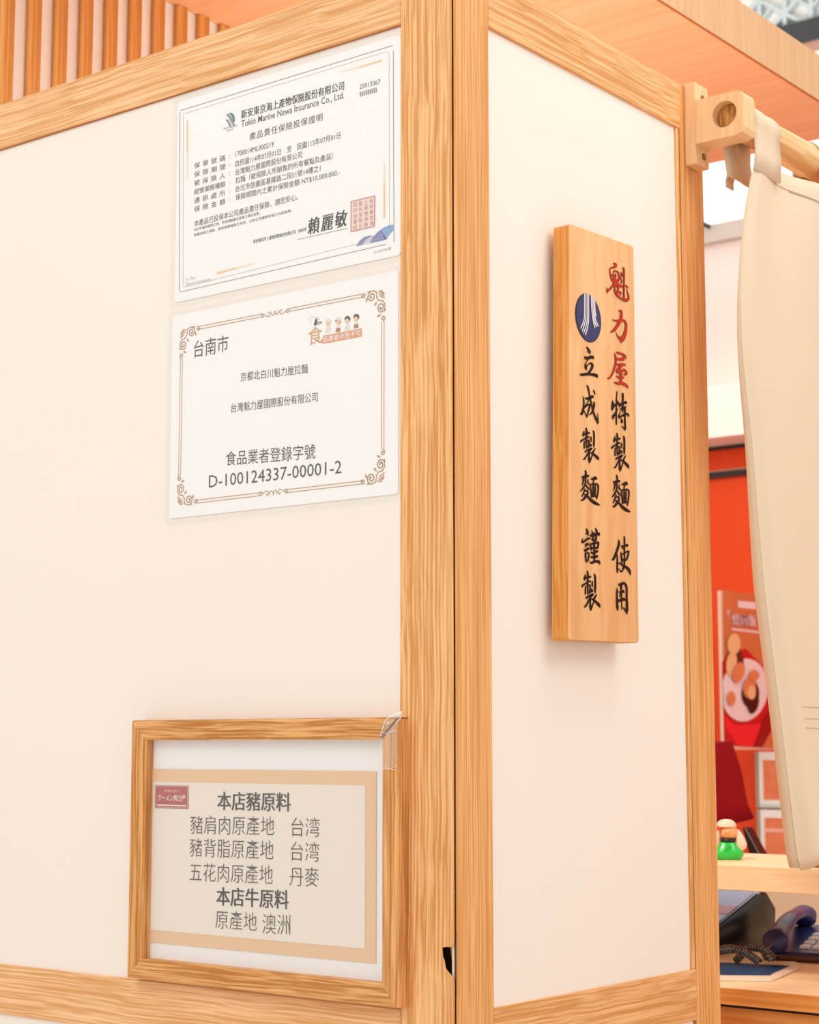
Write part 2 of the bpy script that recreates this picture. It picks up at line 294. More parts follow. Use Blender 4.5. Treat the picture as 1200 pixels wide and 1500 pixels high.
b.prism([(A(653, 1388).x, 0.0065, A(653, 1386).z), (A(661, 1388).x, 0.0065, A(661, 1386).z), (A(661.5, 1420).x, 0.0065, A(661, 1424).z), (A(657, 1410).x, 0.0065, A(657, 1412).z)], (0, 0.003, 0)); b.build('splinter', 'core_tan', cp)
b = MB(); b.box(A(660.6, 1400).x, A(663.6, 1400).x, 0.0020, 0.0035, A(663, 1436).z, A(663, 1380).z); b.build('edge_strip', 'core_white', cp)
MB().prism([(0.0001, 0.0009, 1.165), (-0.0078, 0.0086, 1.165), (-0.0082, 0.0082, 1.165), (-0.0003, 0.0005, 1.165)], (0, 0, 0.06)).build('cavity_liner', 'core_dark', cp)
# soffit over the booth, header fascia, slatted side wall
so = sroot('ceiling_soffit', 'orange wooden soffit above the partition', 'ceiling')
MB().box(-0.83, -0.246, -0.02, 1.562, ZS, ZS + 0.05).build('soffit_board', 'soffit_wood', so)
MB().box(-0.246, -0.2425, -0.02, 1.562, ZS + 0.0005, ZS + 0.083).build('fascia_board', 'fascia_wood', so)
MB().box(-0.2465, -0.2428, -0.02, 1.56, ZS - 0.0006, ZS + 0.0006).build('dark_strip', 'tray', so)
MB().box(-0.83, -0.246, -0.02, 1.562, ZS + 0.051, ZS + 0.0825).build('top_board', 'fascia_wood', so)
ws = sroot('wall_slatted', 'wall of vertical wooden slats over cream backing, behind the left rail', 'wall')
MB().box(-0.86, -0.8245, 0.068, 1.56, 0.0, ZS).build('backing', 'slat_backing', ws)
me0 = None
for k in range(32):
    y = 0.0822 + 0.0465 * k
    if y + 0.0215 > 1.56: break
    if me0 is None:
        o = MB().box(-0.8243, -0.815, 0.0822, 0.0822 + 0.0215, 0.0, ZS, 0.001).build('slat', 'slat_wood', ws); me0 = o.data
    else:
        o = bpy.data.objects.new('slat', me0); COL.objects.link(o); o.parent = ws; o.location = (0, y - 0.0822, 0)
# kitchen: back wall, fascia, curved bulkhead, high ceiling
kb = sroot('wall_back', 'orange-red kitchen back wall with a black strip near its top', 'wall')
MB().box(-3.2, 1.6, 3.0, 3.1, 0.0, 2.222).build('panel', 'red_wall', kb)
MB().box(-3.2, 1.6, 2.985, 3.0, 2.1345, 2.150).build('black_strip', 'black_strip', kb)
MB().box(-3.2, 1.6, 2.988, 3.0, 2.1502, 2.1545).build('metal_strip', 'metal_strip', kb)
MB().box(-3.2, 1.6, 2.992, 3.0, 2.212, 2.2215).build('dark_strip', 'black_strip', kb)  # black strip painting the shadow line along the wall's top
MB().box(-3.2, 1.6, 2.86, 3.1, 2.222, 2.362).build('fascia_box', 'white_paint', kb)
b = MB(); prof = []
for i in range(9):
    t = i / 8; prof.append((2.86 + 0.14 * (1 - math.cos(t * math.pi / 2)), 2.775 - 0.413 * t))
prof += [(3.1, 2.362), (3.1, 2.775)]
b.prism([(-3.2, y, z) for y, z in prof], (4.8, 0, 0)); b.build('curved_bulkhead', 'bulkhead_paint', kb)  # bulkhead, curve added so that its shading darkens downward
MB().box(-3.2, 1.6, 2.835, 2.862, 2.752, 2.80).build('grey_band', 'grey_band', kb)
ch = sroot('ceiling_high', 'bright white kitchen ceiling seen behind the curtain rod', 'ceiling')
MB().box(-3.2, 0.6, 2.12, 3.1, 2.80, 2.86).build('panel', 'high_ceiling', ch)
MB().box(-1.252, -1.246, 2.13, 2.98, 2.790, 2.7995).build('ceiling_track', 'black_strip', ch)
struct(MB().box(-3.3, -3.2, 1.2, 3.1, 0, 2.8).build('wall_side', 'red_wall'), 'orange kitchen side wall hidden behind the partition', 'wall')
# lattice screen of the mall, far away
ls = sroot('wall_lattice', 'white panel with pale grey geometric lattice and dark beam, top right', 'wall')
LY = 5.0
MB().box(-3.6, 0.2, LY + 0.03, LY + 0.08, 4.27, 5.4).build('backing', 'lattice_back', ls)
MB().box(-3.6, 0.2, LY - 0.03, LY + 0.06, 4.172, 4.262).build('dark_beam', 'beam_dark', ls)
MB().box(-3.6, 0.2, LY - 0.02, LY + 0.05, 4.135, 4.1715).build('brown_trim', 'beam_brown', ls)
MB().box(-3.6, 0.2, LY, LY + 0.08, 2.9, 4.134).build('panel', 'white_paint', ls)
bar_n = 0
def bar(p, q, wd=0.018):
    d = Vector((q[0] - p[0], 0, q[1] - p[1])); L_ = d.length; d.normalize(); n = Vector((-d.z, 0, d.x)) * wd / 2
    global bar_n; bar_n += 1; y = LY - 0.0007 * (bar_n % 17); P = Vector((p[0], y, p[1])); Q = Vector((q[0], y, q[1])); return MB().prism([P + n, Q + n, Q - n, P - n], (0, 0.029, 0)).build('lattice_bar', 'lattice_bar', ls)
px0, pw, ph = -2.0596, 0.1135, 0.14
for i in range(-6, 7):
    x = px0 + i * pw; bar((x, 4.263), (x, 4.80))
    for j in range(0, 3):
        zc = 4.322 + j * 0.17
        if i % 2 == 0:                    # crossing of the long diagonals
            for sx in (-1, 1): bar((x, zc), (x + sx * pw, zc + 0.085), 0.015); bar((x, zc), (x + sx * pw * 0.62, zc - 0.053), 0.015)
        else:                             # arrow-shaped cells between the crossings
            for sx in (-1, 1): bar((x + sx * 0.008, zc + 0.0), (x + sx * pw * 0.5, zc + 0.045), 0.012)
# ------------------------------------------------------------------ curtain bracket, rod, noren
br = thing('curtain_rod_bracket', (0, 0.4875, 2.10), 'pale wooden bracket with a round hole holding the curtain rod on the end post', 'bracket')
MB().box(0.0004, 0.0155, 0.471, 0.504, 2.1005, 2.2035, 0.0012, 2).build('back_plate', 'ash_bracket', br)
# arm: box with chamfered end and a blind hole, cut as a ring of quads
Yf, Yb = 0.4705, 0.5015; cxh, czh, rh = 0.0552, 2.1535, 0.0163
def arm_outline(n=48):
    out = []
    x0, x1, z0, z1, ch_ = 0.0156, 0.0800, 2.1245, 2.1790, 0.007
    poly = [(x0, z0), (x1 - ch_ * 1.3, z0), (x1 - ch_ * .35, z0 + ch_ * .35), (x1, z0 + ch_ * 1.3), (x1, z1 - ch_), (x1 - ch_ * .3, z1 - ch_ * .3), (x1 - ch_, z1), (x0, z1)]
    for k in range(n):
        a = k * math.tau / n; d = (math.cos(a), math.sin(a)); best = None
        for (ax, az), (bx, bz) in zip(poly, poly[1:] + poly[:1]):
            ex, ez = bx - ax, bz - az; det = d[0] * (-ez) + ex * d[1]
            if abs(det) < 1e-12: continue
            rx, rz = ax - cxh, az - czh; t = (rx * (-ez) + ex * rz) / det; u = (d[0] * rz - d[1] * rx) / det
            if t > 0 and -1e-6 <= u <= 1 + 1e-6 and (best is None or t < best): best = t
        out.append((cxh + d[0] * best, czh + d[1] * best))
    # snap the nearest samples onto the true corners
    for c in poly:
        i = min(range(n), key=lambda q: (out[q][0] - c[0]) ** 2 + (out[q][1] - c[1]) ** 2); out[i] = c
    return out
o_ = arm_outline(); n_ = len(o_); hole = [(cxh + rh * math.cos(k * math.tau / n_), czh + rh * math.sin(k * math.tau / n_)) for k in range(n_)]
b = MB(); V = lambda l, y: [b.bm.verts.new((x, y, z)) for x, z in l]
fo, fh_, hb, bo = V(o_, Yf), V(hole, Yf), V(hole, Yb), V(o_, Yb)
for k in range(n_):
    j = (k + 1) % n_
    for a_, c_ in ((fo, fh_), (fh_, hb), (hb, bo), (bo, fo)): b.bm.faces.new((a_[k], a_[j], c_[j], c_[k]))
arm = b.build('arm', 'ash_bracket', br)
for z in (2.187, 2.1135):
    b = MB(); b.tube([(0.0150, 0.4905, z), (0.0158, 0.4905, z)], 0.0046, 16); h = b.build('screw_hole', 'hole_dark', br)
    b = MB(); b.tube([(0.0155, 0.4905, z), (0.0160, 0.4905, z)], 0.0030, 12); b.build('screw', 'screw_metal', h)
# bamboo-like rod
rod = thing('curtain_rod', (cxh, 0.48, czh), 'light wooden pole with a node, running away from the bracket hole', 'rod')
ys = [0.484 + i * 0.02 for i in range(45)]
R0 = 0.0152
b = MB(); b.tube([(cxh, 0.484, czh), (cxh, 0.5010, czh)], [R0, R0], 28); b.build('rod_end', 'rod_end', rod, smooth=True)
rr = [0.0158] + [0.0205 + 0.0012 * math.exp(-((y - 0.70) / 0.012) ** 2) + 0.0005 * math.sin(y * 30) for y in ys[2:]]
b = MB(); b.tube([(cxh, 0.5018, czh)] + [(cxh, y - 0.015, czh) for y in ys[2:]], rr, 28); b.build('pole', 'bamboo_rod', rod, smooth=True)
b = MB(); b.tube([(cxh, 0.69, czh), (cxh, 0.6925, czh)], 0.0226, 28); b.build('node_ring', 'bamboo_rod', rod, smooth=True)
# noren curtain
nr = thing('doorway_curtain', (cxh, 0.55, 1.26), 'cream cloth doorway curtain hanging by tabs from the wooden rod', 'curtain')
edge = [(2.112, 0.544), (2.06, 0.520), (1.963, 0.4985), (1.896, 0.4950), (1.82, 0.5035), (1.758, 0.5165), (1.68, 0.524), (1.58, 0.5355), (1.492, 0.5545), (1.38, 0.577), (1.274, 0.597), (1.2535, 0.607)]
def edge_y(z):
    for (za, ya), (zb, yb) in zip(edge, edge[1:]):
        if z >= zb:
            t = (za - z) / (za - zb); t = max(0, min(1, t)); return ya + (yb - ya) * t
    return edge[-1][1]
W_ = 0.56; NZ, NY = 60, 70
def x0t(z):
    t = (2.112 - z) / 0.86; return 0.021 - 0.010 * t - 0.016 * (0.3 + 0.7 * t) + 0.0056 * t
def sm(z): return sm0(z) - 1.95 * x0t(z) + 0.002 * (2.112 - z) / 0.86
def sm0(z): return sum(edge_y(z + d) for d in (-0.03, -0.015, 0, 0.015, 0.03)) / 5 if z < 2.08 and z > 1.29 else edge_y(z)
def cloth_x(s, z):
    t = (2.112 - z) / 0.86
    x = cxh + 0.021 - 0.010 * t + 0.010 * t * math.sin(s * 9.0 + 0.6) + 0.006 * math.sin(s * 21 + 2.2 * t) * t
    x += 0.006 * math.sin(s * 34.9 + 1.9) * (1 - t) ** 2 * math.exp(-t * 3)
    x -= 0.016 * math.exp(-(s / 0.012) ** 2) * (0.3 + 0.7 * t)
    if t > 0.85: x += 0.010 * (t - 0.85) / 0.15 * math.sin(s * 55)
    return x
b = MB(); G = []
for i in range(NZ + 1):
    z = 2.112 - i / NZ * 0.8585; row = []
    for j in range(NY + 1):
        f = (j / NY) ** 1.4; s = f * W_; y = sm(z) + s
        z += (i / NZ) ** 6 * 0.0095 * min(1, max(0, (s - 0.004) / 0.03)); zz = z - 0.0035 * math.sin(s * 17.4 + 0.4) * math.exp(-(i / NZ) * 8) + (0.0025 * math.sin(s * 40) if i == NZ else 0)
        row.append(b.bm.verts.new((cloth_x(s, z), y, zz)))
    G.append(row)
for i in range(NZ):
    for j in range(NY): b.bm.faces.new((G[i][j], G[i][j + 1], G[i + 1][j + 1], G[i + 1][j]))
cl = b.build('cloth_panel', 'cloth', nr, smooth=True); md = cl.modifiers.new('thick', 'SOLIDIFY'); md.thickness = 0.0012
# turned-back side edge (shows as the darker band along the left)
b = MB(); prev = None
for i in range(NZ + 1):
    z = 2.112 - i / NZ * 0.856; e = sm(z); x = cloth_x(0, z)
    t_ = min(1, 0.15 + (2.112 - z) / 0.6); ring = [(x - 0.001, e - 0.0005, z), (x - 0.010 * t_, e + 0.0005, z), (x - 0.017 * t_, e + 0.006, z), (x - 0.018 * t_, e + 0.016, z)]
    cur = [b.bm.verts.new(p) for p in ring]
    if prev:
        for k in range(3): b.bm.faces.new((prev[k], prev[k + 1], cur[k + 1], cur[k]))
    prev = cur
fe = b.build('turned_edge', 'cloth', nr, smooth=True); fe.modifiers.new('thick', 'SOLIDIFY').thickness = 0.001
# tabs over the rod
for k, y0 in enumerate((0.5025, 0.688, 0.873)):
    prof = []
    for i in range(15):
        a = -0.15 * math.pi + (1.30 * math.pi) * i / 14
        prof.append((cxh + 0.0232 * math.cos(a), czh + 0.0232 * math.sin(a)))
    prof = [(cxh + 0.0225, 2.088), (cxh + 0.0235, 2.115)] + prof + [(cxh - 0.021, 2.12), (cxh - 0.016, 2.088)]
    b = MB(); rows = []
    for dy in (0, 0.012, 0.03, 0.05, 0.068):
        rows.append([b.bm.verts.new((x + 0.0018 * math.sin(dy * 90 + k), y0 + dy + 0.004 * math.sin(i * 0.5 + k), z)) for i, (x, z) in enumerate(prof)])
    for r1, r2 in zip(rows, rows[1:]):
        for i in range(len(prof) - 1): b.bm.faces.new((r1[i], r1[i + 1], r2[i + 1], r2[i]))
    t = b.build('tab', 'cloth', nr, smooth=True); t.modifiers.new('thick', 'SOLIDIFY').thickness = 0.0016
# back layer of the first tab hanging behind, with the hem flap
b = MB(); rows = []
for i in range(9):
    z = 2.148 - i * 0.0085; rows.append([b.bm.verts.new((cxh - 0.022 + 0.004 * math.sin(i * .7), 0.526 + 0.007 * math.sin(i * .55) + j * 0.006, z)) for j in range(4)])
for r1, r2 in zip(rows, rows[1:]):
    for j in range(3): b.bm.faces.new((r1[j], r1[j + 1], r2[j + 1], r2[j]))
t = b.build('back_flap', 'cloth', nr, smooth=True); t.modifiers.new('thick', 'SOLIDIFY').thickness = 0.0016
b = MB()
for zz, s0, s1 in ((2.088, 0.004, 0.5), (2.0865, 0.10, 0.5)): b.tube([(cloth_x(s0 + (s1 - s0) * i / 30, zz) + 0.0004, sm(zz) + s0 + (s1 - s0) * i / 30, zz) for i in range(31)], 0.00045, 5)
for zz in (1.4475, 1.4335, 1.4225): b.tube([(cloth_x(0.035 + i * 0.015, zz) + 0.0003, sm(zz) + 0.035 + i * 0.015, zz) for i in range(31)], 0.00045, 5)
b.build('stitching', 'thread', nr)['kind'] = 'stuff'
# ------------------------------------------------------------------ hanging wooden sign
sg = thing('wooden_sign_board', (0.015, 0.235, 1.51), 'vertical wooden sign board with carved red and black characters and a blue round emblem', 'sign')
SX0, SX1 = 0.0042, 0.0265
face_ = [(0.1625, 1.5095), (0.3015, 1.5125), (0.3040, 1.9585), (0.1735, 1.9545)]
def sign_loop(x, d=0.0):
    cy_, cz_ = 0.235, 1.735; pts = []
    for i, (y, z) in enumerate(face_):
        rr_ = 0.004; y += d * (1 if y < cy_ else -1); z += d * (1 if z < cz_ else -1)
        sy = 1 if y < cy_ else -1; sz = 1 if z < cz_ else -1
        corner = [(y + sy * rr_ * (1 - math.sin(t)), z + sz * rr_ * (1 - math.cos(t))) for t in [math.pi / 2 * q / 4 for q in range(5)]]
        if i in (0, 2): corner = corner[::-1] if False else corner
        pts.append(corner)
    # order each corner so the loop runs around
    out = []
    out += pts[0][::-1]; out += pts[1]; out += pts[2][::-1]; out += pts[3]
    return [(x, y, z) for y, z in out]
b = MB(); b.rings([sign_loop(SX0, 0.0008), sign_loop(SX0 + 0.001, 0), sign_loop(SX1 - 0.0012, 0), sign_loop(SX1, 0.0012)]); b.build('board', 'maple_sign', sg, smooth=True)
b = MB(); b.rings([[(x, y, z) for x, y, z in sign_loop(SX0 + 0.0015, -0.0002)], sign_loop(SX1 - 0.0022, -0.0002)], cap=False); b.build('board_edge', 'sign_edge', sg)
MB().box(-0.003, 0.0042, 0.20, 0.27, 1.60, 1.86).build('wall_spacer', 'core_dark', sg)
SP = Plane(0, SX1 + 0.0004)
GL = {
'kui': [[(385,205,30),(430,240,85),(440,300,85),(380,340,60),(310,345,45),(275,390,36),(280,500,42),(310,620,50),(355,730,60)],[(385,480,45),(400,445,50),(440,440,50),(500,465,45),(532,530,50),(538,640,50),(520,720,60),(490,800,60)],[(330,560,60),(400,560,85),(435,545,55),(452,600,28)],[(405,600,60),(420,700,120),(435,800,140),(440,850,110)],[(430,790,90),(360,870,66),(290,950,60),(230,1010,56),(200,1070,30)],[(190,935,22),(198,1000,36),(205,1050,44)],[(425,870,50),(418,1000,46),(450,1090,52),(520,1180,62),(620,1250,66),(740,1290,104),(815,1270,70),(825,1200,52),(805,1100,38),(765,960,18)],[(510,880,40),(520,980,50),(470,1070,80),(550,1055,60),(600,1090,45),(575,1150,28)],[(655,335,36),(690,400,52),(695,600,48),(690,900,50),(690,1210,54)],[(605,490,42),(620,560,36),(590,650,40),(560,690,28)],[(650,530,60),(680,560,50)],[(600,680,32),(622,760,42),(560,820,28),(520,850,36)],[(510,890,84),(640,885,76),(740,875,60),(790,915,42),(812,950,16)]],
'li': [[(545,100,46),(600,110,64),(615,200,80),(598,320,86),(560,430,100),(480,560,95),(400,670,85),(330,720,48),(280,735,16)],[(345,355,14),(400,385,40),(480,400,62),(600,385,90),(690,395,70),(745,480,74),(750,600,80),(720,760,105),(655,920,130),(615,1000,80),(610,1058,8)],[(620,930,130),(545,885,70),(492,830,30),(447,712,10)]],
'wu': [[(450,205,16),(520,240,64),(620,265,60),(690,300,66),(728,350,60),(745,410,22)],[(700,340,70),(650,400,76),(560,420,76),(470,420,66)],[(680,445,60),(560,432,70)],[(410,240,12),(440,330,48),(455,430,56),(440,560,56),(410,680,60),(360,830,58),(300,930,52),(240,990,46),(205,975,22)],[(480,580,54),(600,580,76),(690,580,72),(728,600,44)],[(610,620,84),(540,700,100),(500,770,100),(560,790,110),(640,765,80),(680,730,36)],[(680,705,26),(740,770,56),(765,850,64),(720,875,44),(665,870,16)],[(600,800,70),(600,900,70),(600,1000,72),(600,1100,76)],[(460,910,14),(530,950,64),(620,960,96),(680,965,46)],[(395,1085,14),(460,1120,68),(560,1130,84),(650,1130,88),(740,1180,84),(800,1240,46),(815,1275,8)]],
'te': [[(480,170,28),(475,300,33),(465,450,38),(465,700,42),(462,900,42),(465,1090,42),(465,1150,18)],[(355,435,18),(360,520,64),(368,600,94),(345,680,64),(340,720,22)],[(370,590,70),(440,560,56),(500,530,50)],[(490,440,20),(555,550,50),(563,610,36)],[(560,560,64),(640,525,66),(730,490,84),(765,520,36)],[(650,235,50),(658,320,52),(655,450,46),(650,600,56),(655,780,24)],[(590,690,36),(650,670,90),(715,640,70),(725,600,26)],[(370,975,30),(380,900,72),(440,800,46),(510,680,20)],[(590,740,16),(545,860,30),(545,930,50),(600,900,56),(700,850,64),(780,825,60),(820,875,50),(830,905,18)],[(715,660,54),(715,850,46),(715,1050,52),(725,1230,54),(722,1310,26)],[(722,1290,36),(690,1250,46),(630,1170,14)],[(605,965,22),(625,1020,56),(625,1065,66)]],
'zhi': [[(480,195,36),(495,280,50),(492,400,48),(490,600,42),(495,800,38),(500,850,18)],[(425,290,26),(412,370,52),(402,440,44)],[(400,395,56),(480,375,56),(560,350,60)],[(335,640,34),(350,595,52),(430,545,44),(500,490,54),(560,480,46)],[(435,620,30),(428,720,36),(430,840,38)],[(440,620,30),(500,595,32),(555,590,42),(560,700,38),(545,815,36)],[(500,800,34),(560,780,38),(620,755,50),(600,700,36)],[(620,480,32),(620,560,38),(630,640,20)],[(680,275,32),(700,350,48),(705,550,48),(700,700,52),(700,800,32)],[(455,955,46),(480,925,52),(560,880,54),(640,840,46),(560,945,50),(500,1070,42),(440,1180,46),(415,1200,46)],[(735,850,30),(700,920,46),(660,990,44)],[(565,970,48),(560,1100,48),(570,1230,66),(575,1310,22)],[(575,1290,46),(620,1180,36),(660,1050,32),(690,960,36)],[(590,975,34),(660,1010,56),(740,1080,74),(800,1150,78),(835,1220,18)]],
'mian': [[(475,130,40),(490,200,46),(490,300,48)],[(380,315,36),(430,325,74),(480,310,90),(550,295,66)],[(410,350,36),(418,450,38),(385,580,22)],[(475,350,44),(480,500,38),(440,620,48),(380,720,42),(338,768,22)],[(550,390,22),(545,500,40),(580,535,44),(598,560,22)],[(490,580,38),(540,650,48),(570,720,30)],[(460,690,26),(430,800,42),(380,930,32)],[(440,760,44),(520,760,54),(543,810,48),(530,880,54),(480,940,72),(430,1010,64),(390,1050,46),(345,1030,22)],[(440,860,36),(520,870,36)],[(490,880,64),(560,960,64),(640,1050,82),(740,1130,92),(830,1180,64),(865,1190,36)],[(630,385,36),(680,385,64),(750,345,72),(780,390,46)],[(720,400,54),(700,460,32),(680,540,28)],[(630,560,36),(700,550,56),(790,540,46),(832,600,46),(832,720,42),(812,880,42),(790,1010,32)],[(615,590,36),(625,720,42),(650,880,42),(655,960,22)],[(640,940,36),(720,920,54),(790,930,46)],[(690,590,36),(695,750,38),(700,900,36)],[(752,590,36),(750,750,38),(745,900,36)],[(690,670,28),(750,660,36)],[(690,780,36),(750,770,36)]],
'shi': [[(530,320,26),(543,400,60),(520,520,66),(480,640,66),(430,780,70),(380,880,64),(350,900,46)],[(485,740,26),(495,850,42),(490,1000,46),(490,1180,50),(495,1270,36)],[(700,225,40),(705,330,46),(705,500,46),(703,700,42),(703,880,42),(695,1050,46),(665,1170,46),(610,1250,46),(570,1220,32),(525,1150,16)],[(610,480,24),(670,505,54),(780,470,64),(785,500,44)],[(645,520,60),(660,590,16)],[(600,670,16),(605,740,42),(620,850,46),(635,980,42)],[(620,745,36),(700,710,46),(800,650,46),(825,670,46),(810,760,46),(770,880,50),(740,930,26)],[(640,900,54),(700,900,60),(750,890,50)],[(510,1020,30),(560,1000,46),(640,1050,54),(740,1110,74),(820,1180,84),(860,1260,64),(880,1345,22)]],
'yong': [[(490,425,12),(490,520,50),(485,650,46),(490,850,56),(500,1000,64),(510,1100,12)],[(530,330,36),(560,330,74),(640,300,74),(700,290,64),(758,370,56),(772,500,50),(770,700,50),(780,900,60),(780,1080,64),(770,1210,8)],[(770,1130,56),(720,1060,46),(650,990,16)],[(600,360,74),(610,500,54),(615,700,42),(620,900,32),(620,1060,26)],[(545,545,32),(610,540,74),(660,520,74),(690,570,26)],[(580,600,36),(560,700,16)],[(500,800,80),(580,790,84),(680,755,84),(720,790,36)]],
'lie': [[(505,170,36),(550,250,64),(590,310,50),(595,390,12)],[(510,310,16),(560,310,46)],[(430,445,24),(480,490,84),(560,480,84),(650,460,94),(690,500,46)],[(540,540,26),(490,600,20),(460,680,42),(475,770,66),(490,850,12)],[(480,740,46),(530,690,30),(590,640,36),(650,660,56),(662,740,64),(620,830,64),(550,930,64)],[(310,940,16),(350,980,70),(500,960,74),(650,970,74),(780,1000,84),(810,1070,16)]],
'cheng': [[(510,130,32),(540,200,46),(570,350,38),(590,450,38),(620,600,38),(660,760,46),(690,900,46),(750,1060,56),(810,1180,64),(830,1250,26)],[(830,1240,32),(825,1120,32),(822,940,12)],[(685,265,16),(715,320,46),(742,400,22)],[(450,490,22),(500,520,74),(580,500,84),(660,460,84),(690,480,36)],[(390,450,16),(410,560,42),(410,700,46),(390,850,56),(350,960,74),(320,970,36)],[(560,570,28),(490,680,32),(430,760,50),(400,800,46)],[(430,780,56),(500,720,46),(580,690,46),(575,780,50),(540,900,46),(505,1070,26)],[(505,1060,36),(460,960,26),(410,850,22)],[(700,610,26),(720,680,50),(700,800,46),(660,900,46),(600,980,36),(565,990,16)]],
'jin': [[(490,285,22),(520,380,64),(540,490,22)],[(465,450,22),(510,420,46)],[(385,570,16),(360,660,36),(375,690,52),(450,640,56),(540,575,56),(590,580,44)],[(465,760,46),(520,740,74),(550,760,46)],[(465,815,34),(490,790,30)],[(425,900,34),(460,930,74),(540,870,64),(570,880,36)],[(460,990,36),(465,1120,52),(490,1290,16)],[(480,1020,26),(530,1000,46),(560,1030,44),(548,1150,46),(530,1250,26)],[(470,1220,56),(540,1210,44)],[(645,330,12),(665,430,42),(680,560,46),(690,640,36)],[(755,275,26),(790,370,56),(775,500,50),(770,620,54)],[(710,380,12),(715,440,36)],[(595,480,36),(640,490,80),(740,470,80),(840,440,84),(860,470,54)],[(660,610,60),(740,620,70)],[(605,700,16),(615,800,42),(640,920,32)],[(620,740,46),(720,720,66),(830,690,54),(838,760,46),(820,860,46)],[(640,860,46),(720,850,70),(820,850,50)],[(715,620,54),(715,800,54),(720,1000,54),(720,1250,54)],[(625,980,46),(680,1000,80),(800,950,70)],[(630,1120,54),(700,1120,80),(790,1100,80)],[(590,1260,26),(640,1290,64),(740,1250,74),(850,1260,84),(880,1340,16)]],
}
def carve(name, plane_depth, key, ox, oy, sx=20.0, sy=20.0, bx=0.0, by=0.0, mat='lacquer_black', ws=1.08):
    global SP
    b = MB(); mp = lambda X, Y: (ox + (X - bx) / sx, oy + (Y - by) / sy)
    for st in GL[key]: SP.brush(b, st, mp, ws)
    return b.build('character', mat, sg)
for key, ox, oy in (('kui', 880, 375), ('li', 880, 450), ('wu', 880, 505)):
    o = carve('c', 0, key, ox, oy, mat='lacquer_rim', ws=1.0); o['label'] = 'red carved character'
    b = MB(); SP2 = Plane(0, SX1 + 0.0007); mp = lambda X, Y: (ox + X / 20, oy + Y / 20)
    for st in GL[key]: SP2.brush(b, [(x, y, max(w_ - 22, 6)) for x, y, w_ in st], mp, 1.0)
    b.build('paint', 'lacquer_red', o)
for key, ox, oy in (('te', 880, 565), ('zhi', 880, 625), ('mian', 880, 690), ('shi', 880, 775), ('yong', 880, 840), ('lie', 835, 500), ('cheng', 835, 558), ('jin', 835, 760)): carve('c', 0, key, ox, oy)
carve('c', 0, 'zhi', 850.6, 627.0, 20 / 1.04, 20 / 0.91, 320, 190)
carve('c', 0, 'mian', 850.3, 689.0, 20 / 1.05, 20 / 0.945, 330, 120)
carve('c', 0, 'zhi', 852.3, 836.6, 20 / 1.05, 20 / 1.035, 320, 190)
# round emblem
c0 = SP(862.0, 465.8); em_r = (SP(862, 430.5).z - SP(862, 501).z) / 2; em_w = (SP(881, 465.8).y - SP(843, 465.8).y) / 2
b = MB(); b.face([(SX1 + 0.0004, c0.y + em_w * math.cos(t), c0.z + em_r * math.sin(t)) for t in [math.tau * k / 48 for k in range(48)]]); em = b.build('emblem', 'emblem_rim', sg); em['label'] = 'dark blue round emblem with white wavy lines'
b = MB(); b.face([(SX1 + 0.0007, c0.y + em_w * .93 * math.cos(t), c0.z + em_r * .955 * math.sin(t)) for t in [math.tau * k / 48 for k in range(48)]]); b.build('disc', 'emblem_blue', em)
b = MB(); SP3 = Plane(0, SX1 + 0.0010); mp = lambda X, Y: (835 + X / 15.78, 420 + Y / 15.78)
for st in ([(341,170),(338,400),(338,620),(322,780),(255,958)],[(372,168),(370,400),(370,640),(356,800),(292,1018)],[(404,172),(402,400),(404,660),(390,850),(320,1068)],[(436,182),(434,400),(436,700),(418,900),(362,1110)],[(497,220),(500,420),(515,620),(540,780),(578,938)],[(522,235),(530,440),(545,640),(570,780),(612,918)],[(548,262),(555,440),(565,620),(595,760),(652,908)],[(576,300),(578,420),(585,560),(600,680)]):
    SP3.brush(b, [(x, y, 19 if i < 3 else 23) for i, (x, y) in enumerate(st)], mp, 1.0)
b.build('wavy_lines', 'emblem_white', em)
# ------------------------------------------------------------------ laminated certificates
def sheet(name, pts, mat, parent, y0, y1):
    b = MB(); b.prism([(p.x, y0, p.z) for p in pts], (0, y1 - y0, 0)); return b.build(name, mat, parent)
def rounded(x0, x1, z0, z1, r=0.006, tl=None, tr=None):
    out = []
    for cx_, cz_, a0 in ((x1 - r, z1 - r, 0), (x0 + r, z1 - r, 1), (x0 + r, z0 + r, 2), (x1 - r, z0 + r, 3)):
        for k in range(5):
            a = (a0 + k / 4) * math.pi / 2; out.append(Vector((cx_ + r * math.cos(a), 0, cz_ + r * math.sin(a))))
    return out
YP = 0.0030
c1 = thing('laminated_certificate', (-0.238, YP, 1.895), 'laminated insurance certificate with thin grey border, upper of the two on the left panel', 'certificate')
sheet('paper_sheet', rounded(-0.3960, -0.0690, 1.8990, 2.1345, 0.004), 'paper', c1, YP - 0.0004, YP - 0.0012)
sheet('laminate_film', rounded(-0.4045, -0.0678, 1.8925, 2.1425), 'laminate', c1, YP - 0.0019, YP - 0.0022)
P1 = Plane(1, YP - 0.0014); b = Lines()
[P1.text(b, '新安東京海上產物保險股份有限公司', 353.4 + d, 168 - d * .28, 504 + d, 125 - d * .28, 13) for d in (-.2, .2)]
P1.text(b, 'Tokio Marine Newa Insurance Co., Ltd.', 353.4, 182.5, 504, 139.5, 11.5, 0.004)
b.build('title_lettering', 'ink_title', c1)
b = Lines()
P1.text(b, '產品責任保險投保證明', 365.4, 200.4, 472.5, 171, 11, 0.0, 1.1)
P1.text(b, '25013367', 527, 127, 557, 119.4, 7, 0.0)
P1.text(b, '1700014ML000219', 345, 226, 401, 211, 7.5)
